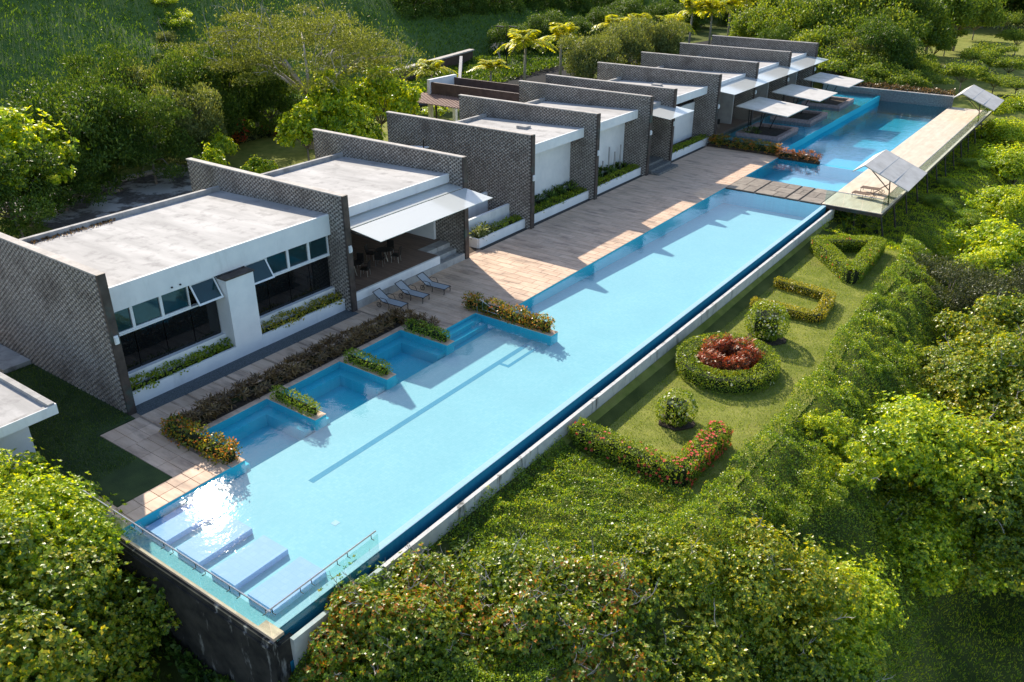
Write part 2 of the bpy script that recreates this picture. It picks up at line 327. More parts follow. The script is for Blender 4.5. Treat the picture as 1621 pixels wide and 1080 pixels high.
# ------------------------------------------------------------------ terrain
def ground_hit(px, py):
    """photo pixel -> the point where that line of sight meets the ground"""
    z = np.concatenate([np.arange(19, -12, -.05), [-12]]); t = np.arange(6, 420, .15)
    a = U(px, py, 19.0); d = np.array([a[0]-CAM[0], a[1]-CAM[1], -1.0]); d = d/np.linalg.norm(d)
    if d[2] > 0: d = -d
    Pp = np.array(CAM)+d*t[:, None]; h = terrain(Pp[:, 0], Pp[:, 1]); i = int(np.argmax(Pp[:, 2] < h))
    return float(Pp[i, 0]), float(Pp[i, 1])
def lawn_edge(Y): return np.interp(Y, [10, 28, 40, 50, 60, 66, 200], [15.6, 15.9, 16.2, 15.5, 15.5, 14.6, 13.6])
def terrain(X, Y):
    X = np.asarray(X, float); Y = np.asarray(Y, float)
    e = lawn_edge(Y)
    near = sst((14-Y)/12)                                   # ground falls away towards the camera
    right = -1.5-7.5*sst((X-e)/11)-.9*(fbm(X*.22, Y*.22, 3)-.5)*sst((X-e)/3)
    right = right-3.5*near*sst((18-X)/6)
    mid = sst((Y-62)/8)*(1-sst((Y-118)/10))                 # drop under the timber deck
    right = right-1.3*mid*sst((X-8)/4)
    far = sst((Y-117)/12)                                   # orchard lawn behind the far pool
    right = right*(1-far)+far*(-.6-4.5*sst((X-12)/40)+.8*(fbm(X*.06, Y*.06, 5)-.5))
    hill = .0+np.maximum(0, -64-X+9*(fbm(Y*.03, X*0, 9)-.5))*.63
    hill = hill+1.6*(fbm(X*.07, Y*.07, 11)-.5)*sst((-64-X)/8)
    hill = np.minimum(hill, 60)
    left = hill-6.2*sst((12.2-Y)/1.4)*sst((X+5.5)/2)-2.0*sst((8-Y)/6)
    t = sst((X-8.5)/.8) ; z = left*(1-t)+right*t
    pit = (X > -9.3) & (X < 8.9) & (Y > 10.6) & (Y < 116.4)
    fy = sst((Y-116)/3); z = np.where((X >= -9.3) & (X < 9.3) & (Y >= 116.4), -1.2*(1-fy)-.6*fy, z)
    return np.where(pit, -4.0, z)
xs = np.concatenate([np.arange(-420, -100, 10), np.arange(-100, -24, 2.0), np.arange(-24, 40, 1.0), np.arange(40, 120, 4), np.arange(120, 421, 20)])
ys = np.concatenate([np.arange(-120, -10, 10), np.arange(-10, 130, 1.0), np.arange(130, 260, 3), np.arange(260, 701, 20)])
gx, gy = np.meshgrid(xs, ys); gz = terrain(gx, gy); nx, ny = len(xs), len(ys)
me = bpy.data.meshes.new('ground')
idx = np.arange(nx*ny).reshape(ny, nx); q = np.stack([idx[:-1, :-1], idx[:-1, 1:], idx[1:, 1:], idx[1:, :-1]], -1).reshape(-1, 4)
me.from_pydata(np.stack([gx, gy, gz], -1).reshape(-1, 3).tolist(), [], q.tolist())
for m_ in (M_terr, M_hill, M_lawn): me.materials.append(m_)
cxs = gx[:-1, :-1].ravel(); cys = gy[:-1, :-1].ravel()
mi = np.where(cxs < -61, 1, np.where(((cys > 116) & (cxs > -14)) | ((cxs < -20) & (cys > 20) & (cys < 70)), 2, 0)); me.polygons.foreach_set('material_index', mi.astype(np.int32)); me.polygons.foreach_set('use_smooth', [True]*len(me.polygons))
tag(link('ground', me), kind='structure')

def drape(name, x0, x1, y0, y1, mat, step=.5, off=.02, fx=None):
    """thin sheet following the terrain"""
    X = np.arange(x0, x1+1e-6, step); Y = np.arange(y0, y1+1e-6, step); a, b = np.meshgrid(X, Y)
    if fx is not None: a = fx(a, b)
    z = terrain(a, b)+off; i = np.arange(a.size).reshape(a.shape)
    qq = np.stack([i[:-1, :-1], i[:-1, 1:], i[1:, 1:], i[1:, :-1]], -1).reshape(-1, 4)
    m_ = bpy.data.meshes.new(name); m_.from_pydata(np.stack([a, b, z], -1).reshape(-1, 3).tolist(), [], qq.tolist()); m_.materials.append(mat)
    m_.polygons.foreach_set('use_smooth', [True]*len(m_.polygons)); return tag(link(name, m_), kind='structure')
drape('garden_lawn', 0, 1, 26, 66, M_lawn, .1, .05, lambda a, b: 9.0+a*(lawn_edge(b)+.7-9.0))

# ================================================================== POOLS AND PAVING (structure)
PL = tag(bpy.data.objects.new('swimming_pool', None), kind='structure'); COL.objects.link(PL); PL.location = (4, 39, -1.3)
WZ = -.07
FL = -1.15
FM = -.62
b = MB(); b.box(-.02, 8.14, 11.45, 36, FL-.2, FM)
b.hexa([(-.25, 36, -1.9), (8.14, 36, -1.9), (8.14, 66.9, -1.9), (-.25, 66.9, -1.9), (-.25, 36, FM), (8.14, 36, FM), (8.14, 66.9, -1.35), (-.25, 66.9, -1.35)])
b.box(-3.35, -.02, 17.2, 34.5, FL-.3, FL-.1); b.build('floor', M_tile, PL)
b = MB()                                                                           # basin sides
b.box(-.25, 0, 11.5, 16.56, FL, -.02); b.box(-.25, 0, 35.1, 66.85, -1.4, -.02)       # terrace side
b.box(-.25, 8.14, 66.85, 67.1, -1.4, -.12); b.box(-.25, 8.0, 11.46, 11.5, FL, -.09)
b.build('side', M_tile_d, PL)
b = MB()
b.box(-3.6, -3.3, 17.0, 30.5, FL, -.03); b.box(-3.3, 0.0, 16.56, 17.2, FL, -.03)
for y0 in (21.07, 25.72, 30.25): b.box(-3.3, 0.0, y0, y0+.65, FL, -.03)
b.box(-1.6, -1.3, 30.9, 34.45, FL, -.03); b.box(-1.6, 3.85, 34.45, 35.1, FL, -.03)
b.build('alcove_wall', M_tile_d, PL)
b = MB()
for y0, y1 in ((17.2, 21.07), (21.72, 25.72), (26.37, 30.25)):                     # benches round the three alcoves
    b.box(-3.3, -2.75, y0, y1, FL, -.42); b.box(-2.75, -.15, y1-.55, y1, FL, -.42); b.box(-2.75, -.15, y0, y0+.3, FL, -.42)
    b.box(-2.75, 0, y0+.3, y1-.55, FL, -1.0)
b.build('bench', M_tile_d, PL)
for k in range(3):
    bx(-1.3+.42*k, -1.3+.42*(k+1), 30.9, 34.45, FL, -.18-.26*k).build('step', M_tile_d, PL)
b = MB(); b.box(2.55, 2.85, 18.3, 33.9, FM, FM+.006); b.box(2.85, 3.45, 31.1, 31.3, FM, FM+.006); b.box(3.25, 3.45, 31.3, 33.9, FM, FM+.006); b.build('lane_line', M_lane, PL)
for x0 in (.12, 2.08, 4.08, 6.08):
    p = bx(x0, x0+1.34, 12.45, 14.78, FM-.1, -.38).build('lounging_platform', M_plat, PL)
b = MB(); b.box(8.14, 8.44, 11.82, 66.9, -1.6, -.085); b.build('overflow_lip', M_lip, PL)
b = MB(); b.box(8.441, 8.455, 11.82, 66.85, -1.6, -.10); b.box(8.44, 8.82, 11.82, 66.9, -1.75, -1.3); b.build('overflow_channel', M_chan, PL)
cw = bx(8.80, 8.98, 11.95, 67.6, -2.6, -.35); tag(cw.build('catch_wall', M_catch), 'weathered concrete wall holding the overflow channel beside the garden lawn', 'wall')
wat = MB(); wat.v = [(-.0, 11.5, WZ), (8.445, 11.5, WZ), (8.445, 66.85, WZ), (0, 66.85, WZ), (-3.3, 17.2, WZ), (0, 17.2, WZ), (0, 34.45, WZ), (-1.3, 34.45, WZ), (-1.3, 30.9, WZ), (-1.3, 30.25, WZ), (-3.3, 30.25, WZ)]
wat.f = [(0, 1, 2, 3, 6, 5), (4, 5, 6, 7, 8, 9, 10)]
structure('pool_water', wat, M_water)
# near edge: coping, corner stone, retaining wall
structure('pool_coping', MB().box(-2.2, 7.9, 11.40, 11.5, -.12, -.02).box(7.9, 8.74, 11.40, 11.81, -.12, .0), M_trav)
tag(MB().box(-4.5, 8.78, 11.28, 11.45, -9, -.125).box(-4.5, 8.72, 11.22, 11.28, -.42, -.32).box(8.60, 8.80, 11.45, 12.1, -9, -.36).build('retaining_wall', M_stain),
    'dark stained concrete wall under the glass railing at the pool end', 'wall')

# paving: individually laid stones on a dark bed
terrace = tag(bpy.data.objects.new('terrace', None), kind='structure'); COL.objects.link(terrace); terrace.location = (-4, 50, -.03)
bed = MB(); bed.box(-9.6, -1.6, 30.9, 80.0, -3, -.03); bed.box(-1.6, -.25, 35.1, 80.0, -3, -.03); bed.box(-9.6, -3.6, 16.4, 30.9, -3, -.03); bed.box(-3.6, -1.3, 10.6, 16.56, -3, -.03); bed.box(-1.3, -.25, 11.45, 16.56, -3, -.03)
bed.box(-6.65, -3.6, 14.6, 16.4, -3, -.03)
bed.build('bed', M_bed, terrace)
def stone_mesh(lx, ly, t=.035):
    m = MB(); c = .012
    m.hexa([(-lx/2, -ly/2, 0), (lx/2, -ly/2, 0), (lx/2, ly/2, 0), (-lx/2, ly/2, 0), (-lx/2+c, -ly/2+c, t), (lx/2-c, -ly/2+c, t), (lx/2-c, ly/2-c, t), (-lx/2+c, ly/2-c, t)])
    return m
STC = {}
rs = random.Random(4)
def lay(parent, name, x0, x1, y0, y1, nxx, nyy, mat, gap=.008, z=-.03, stagger=False, skip=None, rest=None, limit=None):
    dx = (x1-x0)/nxx; dy = (y1-y0)/nyy; po = parent.matrix_basis.translation
    for j in range(nyy):
        off = (dx*.5 if stagger and j % 2 else 0)
        for i in range(nxx+(1 if off else 0)):
            a = max(x0, x0+i*dx-off); c = min(x1, x0+(i+1)*dx-off); cyy = y0+(j+.5)*dy; lx = c-a-gap; ly = dy-gap
            if lx < .1 or (skip and skip((a+c)/2, cyy)): continue
            if limit is not None and limit[0] <= 0:
                m = stone_mesh(lx, ly); b0 = len(rest.v); zz = z+rs.uniform(-.002, .002)
                rest.v += [(p[0]+(a+c)/2, p[1]+cyy, p[2]+zz) for p in m.v]; rest.f += [tuple(b0+k for k in f) for f in m.f]; continue
            if limit is not None: limit[0] -= 1
            key = (round(lx, 3), round(ly, 3), mat.name)
            if key not in STC: STC[key] = stone_mesh(lx, ly).mesh(name, mat)
            o = link(name, STC[key], parent, ((a+c)/2-po.x, cyy-po.y, z-po.z+rs.uniform(-.002, .002)))
lim = [292]; rest = MB()
lay(terrace, 'paving_stone', -7.3, 0.0, 35.12, 79.6, 6, 74, M_trav, stagger=True, limit=lim, rest=rest, skip=lambda x, y: False)
rest.build('far_paving', M_trav, terrace)['kind'] = 'stuff'
walk = tag(bpy.data.objects.new('walkway', None), kind='structure'); COL.objects.link(walk); walk.location = (-5.7, 24, -.03)
for k, (y0, y1) in enumerate(((16.7, 19.0), (19.12, 21.25), (21.37, 23.57), (23.69, 25.87), (25.99, 28.1), (28.22, 30.66))):
    lay(walk, 'paving_slab', -6.65, -4.75, y0, y1, 2, 3, M_trav, .005)
lay(walk, 'paving_slab', -7.3, -1.35, 30.8, 35.1, 5, 7, M_trav, .008, stagger=True, skip=lambda x, y: x > -3.6 and y < 31.4)
corner = tag(bpy.data.objects.new('corner_terrace', None), kind='structure'); COL.objects.link(corner); corner.location = (-3, 14, -.03)
lay(corner, 'paving_slab', -6.6, -4.75, 14.7, 16.6, 2, 3, M_trav, .006)
lay(corner, 'paving_slab', -4.75, -1.32, 14.7, 16.3, 3, 3, M_trav, .006)
lay(corner, 'paving_slab', -1.32, 0, 11.5, 16.5, 2, 7, M_trav, .006)
lay(corner, 'paving_slab', -3.4, -1.32, 11.5, 12.3, 3, 1, M_trav, .006)
structure('gravel_strip', MB().box(-7.66, -6.66, 16.74, 30.5, -.028, -.012), M_gravel)
structure('drain_strip', MB().box(-7.66, -7.3, 42.9, 79.2, -.03, .006), M_joint)
structure('planting_soil', MB().box(-4.75, -3.6, 16.6, 31.4, -.028, .03).box(-3.6, -1.4, 30.9, 31.5, -.028, .03), M_soil)
structure('pool_edge_coping', MB().box(-3.6, -3.28, 17.2, 30.3, -.03, 0).box(-3.6, .02, 16.55, 17.22, -.03, 0).box(-3.28, .02, 21.06, 21.73, -.03, 0).box(-3.28, .02, 25.71, 26.38, -.03, 0)
          .box(-3.6, .02, 30.3, 30.91, -.03, 0).box(-1.62, 3.87, 34.44, 35.11, -.03, 0), M_trav)
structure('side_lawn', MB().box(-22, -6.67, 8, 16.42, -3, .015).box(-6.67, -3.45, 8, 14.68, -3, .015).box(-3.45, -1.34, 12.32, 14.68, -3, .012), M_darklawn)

# bridge of stone pavers
bridge = tag(bpy.data.objects.new('stone_bridge', None), kind='structure'); COL.objects.link(bridge); bridge.location = (4, 69, -.05)
bx(-.25, 8.2, 66.86, 71.15, -3, -.05).build('bed', M_joint, bridge)
for (x0, x1) in ((0.02, 2.45), (2.58, 5.1), (5.23, 6.2), (6.33, 8.0)):
    cuts = {0.02: [66.9, 68.6, 71.1], 2.58: [66.9, 68.2, 69.7, 71.1], 5.23: [66.9, 68.6, 69.9, 71.1], 6.33: [66.9, 68.3, 69.8, 71.1]}[x0]
    for j in range(len(cuts)-1):
        sp = [x0, x1] if j % 2 == 0 and x1-x0 < 2 else [x0, x0+(x1-x0)*(.45 if j % 2 else .6), x1]
        for i in range(len(sp)-1):
            lx, ly = sp[i+1]-sp[i]-.03, cuts[j+1]-cuts[j]-.04
            link('paver', stone_mesh(lx, ly, .06).mesh('paver', M_pav), bridge, ((sp[i]+sp[i+1])/2-4, (cuts[j]+cuts[j+1])/2-69, 0))

# second and third pool, raised shallow pool
P2 = tag(bpy.data.objects.new('upper_pool', None), kind='structure'); COL.objects.link(P2); P2.location = (4, 90, -1.3)
b = MB(); b.box(-.25, 8.0, 71.1, 79.3, -1.5, -1.2); b.box(-.25, 8.0, 79.5, 115.2, -1.9, -1.6); b.build('floor', M_tile3, P2)
b = MB(); b.box(-.25, 0, 71.15, 79.6, -1.3, -.02); b.box(0, 8.0, 79.25, 79.5, -1.8, -.12); b.box(-.25, 8, 71.1, 71.2, -1.3, -.12); b.box(-.25, 0, 80.4, 115.0, -1.8, .56); b.box(8.0, 8.2, 71.1, 115, -1.8, -.06); b.build('side', M_tile_d, P2)
b = MB(); b.box(-7.3, -.25, 80.4, 115.0, .0, .25); b.build('shallow_floor', M_tile3, P2)
for k, y in enumerate((80.6, 90.2, 100.6)): bx(-.25, 1.3, y, y+4.0, -1.7, -.55).build('underwater_ledge', M_tile_d, P2)
structure('upper_water', MB().box(0, 8.0, 71.2, 79.25, WZ-.001, WZ), M_water)
structure('far_water', MB().box(0, 8.0, 79.5, 115.0, WZ-.001, WZ), M_water2)
structure('shallow_water', MB().box(-7.28, -.01, 80.42, 115.0, .575, .58), M_water2)
structure('hedge_bed', MB().box(-7.4, 0, 79.6, 80.4, -1, .25).box(0, 3.85, 79.3, 79.75, -1.2, .12), M_soil)
fw = empty('end_wall', (1, 115.2, 0), 'grey stone clad wall closing the far end of the pool', 'wall')
b = MB(); b.box(-7.3, 8.3, 115.0, 115.5, -2, 1.25); b.build('wall', M_slate, fw); bx(-7.35, 8.35, 114.97, 115.53, 1.25, 1.31).build('coping', M_coping, fw)

# ================================================================== BUILDING
WY = [16.74, 30.75, 41.1, 48.7, 57.65, 66.5, 71.0, 80.8, 90.5, 100.5, 110.0]
fin_labels = ['end block screen wall beside the side lawn and low flat roof', 'block screen wall between the long windowed bay and the patio', 'block screen wall at the steps end of the patio', 'block screen wall behind the small flower planter',
  'block screen wall between the two white walled bays with skylights', 'block screen wall beside the steel poles planter and entrance steps', 'block screen wall on the far side of the entrance steps', 'block screen wall where the shallow pool begins',
  'block screen wall standing behind the first shade canopy', 'block screen wall standing behind the second shade canopy', 'last block screen wall in front of the trees']
rl = MB(); bw, bh, pr = .17, .12, .045                             # staggered projecting blocks, both faces, shared by all fins
for side in (0, 1):
    for j in range(56):
        for i in range(80):
            if (i+j) % 2: continue
            x0 = -13.65+i*bw; z0 = -.02+j*bh
            if side == 0: rl.box(x0+.012, x0+bw+.03, -.3-pr, -.298, z0+.012, z0+bh-.006)
            else: rl.box(x0+.012, x0+bw+.03, -.002, pr, z0+.012, z0+bh-.006)
relief = rl.mesh('block_relief', M_block)
core = bx(-13.7, 0, -.3, 0, -.5, 6.72).mesh('core', M_mortar); cop = bx(-13.74, 0, -.34, .04, 6.72, 6.8).mesh('coping', M_coping)
post = bx(0, .12, -.34, .04, -.5, 6.8).mesh('end_post', M_post)
lam = MB().box(.12, .2, -.24, -.06, 3.55, 3.95).box(.12, .26, -.22, -.08, 3.62, 3.88).mesh('wall_lamp', M_alu)
for k, y in enumerate(WY):
    r = empty('block_screen_wall', (-7.2, y, 0), fin_labels[k], 'wall', 'block screen walls between the bays')
    link('core', core, r); link('coping', cop, r); link('end_post', post, r); link('wall_lamp', lam, r)
    link('block_relief', relief, r)['kind'] = 'stuff'

def roof(parent, y0, y1, zb, drain=True):
    m = MB(); m.hexa([(-17.9, y0, zb), (-8.4, y0, zb), (-8.4, y1, zb), (-17.9, y1, zb), (-17.9, y0, 5.28), (-8.4, y0, 5.58), (-8.4, y1, 5.58), (-17.9, y1, 5.28)]); m.build('roof', M_roof, parent)
    bx(-18.15, -17.9, y0, y1, zb, 5.55).build('parapet', M_conc, parent)
def skylight(parent, x, y):
    o = bx(x, x+.9, y, y+.7, 5.3, 5.66).build('skylight', M_conc, parent)
def planter(parent, y0, y1, back=-8.4, x0=-7.65, h=.68, tk=.12):
    MB().box(x0-tk, x0, y0, y1, -.03, h).build('planter_wall', M_white, parent); bx(back, x0-tk, y0, y1, -.03, h-.16).build('planter_soil', M_soil, parent)

# --- bay A : long windowed bay
A = empty('pool_house', (-13, 23.6, 0), 'white flat roofed bay with a row of windows above planters', 'building')
roof(A, 16.745, 30.44, 4.6)
bx(-8.4, -8.28, 16.75, 30.38, 4.43, 5.6).build('fascia', M_white, A)
bx(-17.9, -8.76, 16.75, 30.4, -.1, .3).build('floor', M_grey, A); bx(-18.1, -17.9, 16.75, 30.4, 0, 4.6).build('rear_wall', M_grey, A)
MB().box(-8.75, -7.66, 22.85, 24.5, -.03, 4.28).build('pier', M_white, A); bx(-8.3, -7.6, 22.8, 24.55, 4.28, 4.36).build('pier_cap', M_post, A)
MB().box(-8.75, -8.4, 16.75, 22.85, -.02, 1.22).box(-8.75, -8.4, 24.5, 30.38, -.02, 1.22).build('sill', M_white, A)
planter(A, 16.75, 22.85); planter(A, 24.5, 30.38)
for (ya, yb) in ((16.8, 22.8), (24.55, 30.34)):
    n = 4; d = (yb-ya)/n
    for k in range(n):
        y0, y1 = ya+k*d, ya+(k+1)*d
        bx(-8.68, -8.66, y0+.02, y1-.02, 1.22, 3.16).build('lower_pane', M_win, A)
        op = (ya < 20 and k == 3) or (ya > 20 and k == 0)
        if not op:
            bx(-8.6, -8.58, y0+.06, y1-.06, 3.3, 4.37).build('upper_pane', M_teal, A)
            MB().box(-8.64, -8.5, y0, y0+.07, 3.24, 4.43).box(-8.64, -8.5, y1-.07, y1, 3.24, 4.43).box(-8.64, -8.5, y0+.07, y1-.07, 3.24, 3.31).box(-8.64, -8.5, y0+.07, y1-.07, 4.36, 4.43).build('window_frame', M_alu, A)
        else:
            s_ = .62                                                  # top-hung sash swung out
            p = lambda y, t, o: (-8.5+s_*t+o, y, 4.4-1.14*t*.86)
            m = MB()
            for (ya_, yb_, t0, t1) in ((y0+.05, y0+.13, 0, 1), (y1-.13, y1-.05, 0, 1), (y0+.13, y1-.13, 0, .08), (y0+.13, y1-.13, .92, 1)):
                m.hexa([p(ya_, t0, -.03), p(ya_, t1, -.03), p(yb_, t1, -.03), p(yb_, t0, -.03), p(ya_, t0, .03), p(ya_, t1, .03), p(yb_, t1, .03), p(yb_, t0, .03)])
            sh = m.build('open_sash', M_alu, A)
            m = MB(); m.hexa([p(y0+.13, .08, -.008), p(y0+.13, .92, -.008), p(y1-.13, .92, -.008), p(y1-.13, .08, -.008), p(y0+.13, .08, .008), p(y0+.13, .92, .008), p(y1-.13, .92, .008), p(y1-.13, .08, .008)])
            m.build('pane', M_teal, sh); bx(-8.9, -8.88, y0, y1, 3.2, 4.43).build('dark_room_sheet', M_win, A)  # near-black sheet stands for the unlit room behind the open sash
    bx(-8.72, -8.46, ya, yb, 3.16, 3.24).build('transom', M_alu, A)
for y in (20.3, 20.75): bx(-8.285, -8.2, y, y+.07, 4.62, 4.68).build('scupper', M_dark, A)

# --- bay B : open patio
B = empty('patio_bay', (-13, 35.7, 0), 'open patio bay under a flat roof with a frosted glass awning', 'building')
roof(B, 30.82, 40.74, 4.9)
bx(-8.4, -8.28, 30.8, 40.74, 5.05, 5.6).build('fascia', M_white, B); bx(-8.75, -8.5, 30.82, 40.74, 4.5, 5.05).build('lintel', M_grey, B)
MB().box(-18, -7.35, 30.82, 38.4, .0, .93).box(-18, -9.2, 38.4, 40.74, 0, .93).build('floor', M_wfloor, B)
bx(-18.1, -17.9, 30.82, 40.74, 0, 4.9).build('rear_wall', M_white, B); bx(-17.9, -9.6, 40.55, 40.74, .93, 4.9).build('side_wall', M_white, B)
bx(-7.35, -7.2, 30.82, 38.3, .45, .97).build('low_wall', M_white, B); bx(-7.35, -7.12, 30.82, 40.7, -.02, .44).build('plinth', M_conc, B)
for k in range(3): bx(-9.2, -7.3+.0-.55*k, 38.42, 40.72, .0 if k == 0 else .31*k-.02, .31*(k+1)).build('step', M_conc, B)
cn = MB(); cn.plate([(-8.45, 30.85, 4.96), (-7.2, 30.85, 4.86), (-7.2, 40.8, 4.86), (-8.45, 40.8, 4.96)], .03); cn.plate([(-7.1, 30.85, 4.84), (-4.88, 30.85, 4.58), (-4.88, 40.85, 4.58), (-7.1, 40.85, 4.84)], .03)
cn.build('glass_awning', M_frost, B)
for y in (31.0, 34.2, 37.4, 40.6): MB().tube([(-8.4, y, 4.6), (-5.0, y, 4.5)], .035, 6).build('awning_arm', M_dark, B)

# --- entry gap between fins 3 and 4
E_ = empty('entrance_planter', (-7.6, 45.6, 0), 'white rendered planter box with flowers by the plaza', 'planter')
MB().box(-7.77, -7.65, 42.95, 48.38, -.03, .66).box(-8.5, -7.77, 42.9, 43.02, -.03, .66).build('planter_wall', M_white, E_); bx(-8.6, -7.77, 43.02, 48.38, -.03, .5).build('soil', M_soil, E_)
tag(bx(-9.25, -9.05, 43.5, 48.38, -.03, 1.55).build('low_wall', M_white), 'low white wall behind the flower planter, nearer the plaza', 'wall')
tag(bx(-11.25, -11.05, 44.4, 48.38, -.03, 2.1).build('low_wall', M_white), 'taller low white wall deeper inside the entrance passage', 'wall')
structure('entrance_floor', MB().box(-20, -7.65, 41.15, 48.38, -.5, -.01), M_soil)
sp = empty('sun_awning', (-16.4, 47.3, 0), 'white flat shade panel on a thin post behind the patio roof', 'shade')
MB().plate([(-17.9, 46.6, 4.75), (-15.9, 46.6, 4.95), (-15.9, 47.6, 4.95), (-17.9, 47.6, 4.75)], .06).build('panel', M_alu, sp)
MB().tube([(-15.95, 47.0, 0), (-15.95, 47.0, 5.6)], .05, 6).build('post', M_dark, sp)

# --- white walled bays
def white_bay(y0, y1, label, zb=4.88, slot=False, sky=()):
    r = empty('white_bay', (-13, (y0+y1)/2, 0), label, 'building')
    roof(r, y0, y1, zb); bx(-8.4, -8.28, y0, y1-.02, zb, 5.6).build('fascia', M_white, r)
    bx(-9.7, -9.5, y0, y1, -.02, zb-(.9 if slot else 0)).build('front_wall', M_white, r); bx(-18.1, -17.9, y0, y1, 0, zb).build('rear_wall', M_white, r)
    if slot: bx(-9.68, -9.62, y0, y1, zb-.9, zb).build('window_strip', M_win, r)
    MB().box(-7.77, -7.65, y0, y1, -.03, .66).build('planter_wall', M_white, r); bx(-9.5, -7.77, y0, y1, -.03, .5).build('planter_soil', M_soil, r)
    for (x, y) in sky: skylight(r, x, y)
    return r
white_bay(48.75, 57.29, 'white walled bay with two small skylights and a low grassy planter', sky=((-13.4, 51.5), (-12.9, 54.6)))
white_bay(57.7, 66.14, 'white walled bay with one skylight and a row of steel poles', sky=((-14.5, 61.2),))
white_bay(71.05, 80.44, 'white walled bay with a dark window strip under its roof', slot=True, sky=((-14.0, 76.0), (-13.2, 78.0)))
for k, (y, h) in enumerate(((59.9, 2.3), (60.9, 1.9), (61.9, 1.4), (62.9, 2.4), (63.9, 1.8), (64.9, 2.2))):
    tag(MB().tube([(-9.1, y, .4), (-9.1, y, .5+h)], .07, 8).build('steel_pole', M_grey), 'slim grey steel pole standing in the planter against the white wall', 'pole', 'steel poles in the planter')
# --- entrance gap 6-7
G = empty('entrance_bay', (-10, 68.7, 0), 'narrow entrance bay with dark steps and a glass awning', 'building')
for k in range(3): bx(-10.2, -6.2-.75*k, 66.8, 70.65, -.02 if k == 0 else .2*k-.02, .2*(k+1)).build('step', M_slate, G)
bx(-18, -8.4, 66.6, 70.6, 4.9, 5.6).build('roof', M_roof, G); bx(-12.2, -12.0, 66.6, 70.6, 0, 4.9).build('wall', M_grey, G)
MB().plate([(-8.4, 66.6, 5.3), (-5.45, 66.6, 5.02), (-5.45, 71.4, 5.02), (-8.4, 71.4, 5.3)], .03).build('glass_awning', M_frost, G)
# --- far open bays
for k, (y0, y1) in enumerate(((80.85, 90.14), (90.55, 100.14), (100.55, 109.64))):
    r = empty('poolside_bay', (-13, (y0+y1)/2, 0), ['open grey bay beside the first stone island, next to white bay', 'open grey bay beside the second stone island', 'open grey bay beside the last stone island, before the trees'][k], 'building')
    roof(r, y0, y1, 4.95); bx(-8.4, -8.28, y0, y1-.02, 4.95, 5.6).build('fascia', M_white, r)
    MB().box(-11.5, -11.3, y0, y1, .3, 4.95).box(-11.3, -8.2, y1-2.9, y1-2.7, .7, 4.95).build('wall', M_grey, r); bx(-18, -7.32, y0, y1, -.1, .75).build('floor', M_wfloor, r)
    MB().plate([(-8.42, y0, 5.28), (-5.6, y0, 5.0), (-5.6, y1+.35, 5.0), (-8.42, y1+.35, 5.28)], .03).build('glass_awning', M_frost, r)

# ================================================================== GLASS RAILINGS
def railing(name, pts, label, zb, zt, pane=1.9, knob=True, railz=.95, side=0):
    r = empty(name, (pts[0][0], pts[0][1], zb), label, 'railing')
    for (p0, p1) in zip(pts[:-1], pts[1:]):
        a, c = Vector(p0), Vector(p1); L = (c-a).length; n = max(1, round(L/pane)); d = (c-a)/n; u = (c-a).normalized(); nn = Vector((-u.y, u.x))*.006
        for k in range(n):
            s0 = a+d*k+u*.012; s1 = a+d*(k+1)-u*.012
            MB().hexa([(s0.x-nn.x, s0.y-nn.y, zb), (s1.x-nn.x, s1.y-nn.y, zb), (s1.x+nn.x, s1.y+nn.y, zb), (s0.x+nn.x, s0.y+nn.y, zb), (s0.x-nn.x, s0.y-nn.y, zt), (s1.x-nn.x, s1.y-nn.y, zt), (s1.x+nn.x, s1.y+nn.y, zt), (s0.x+nn.x, s0.y+nn.y, zt)]).build('glass_pane', M_glass, r)
            if knob:
                for t in (.14, .86):
                    q = s0.lerp(s1, t); w_ = Vector((-u.y, u.x))*.10
                    MB().tube([(q.x-nn.x*5, q.y-nn.y*5, zt-.12), (q.x+w_.x, q.y+w_.y, zt-.12), (q.x+w_.x, q.y+w_.y, railz)], .016, 5).build('bracket', M_dark, r)
        off = Vector((-u.y, u.x))*(.10 if knob else 0)
        MB().tube([(a.x+off.x, a.y+off.y, railz), (c.x+off.x, c.y+off.y, railz)], .028, 8).build('handrail', M_metal, r)
    return r
railing('glass_railing', [(-2.0, 11.44), (8.62, 11.44), (8.62, 16.25)], 'clear glass railing with steel handrail round the near pool corner', -.3, .88)
railing('glass_railing', [(12.5, 67.2), (12.5, 115.6)], 'long clear glass railing along the raised timber deck', .0, 1.08, 2.0, False, 1.1)
railing('glass_railing', [(8.2, 67.15), (12.5, 67.15)], 'short clear glass railing across the deck end facing the hedge triangle', .0, 1.08, 1.45, False, 1.1)

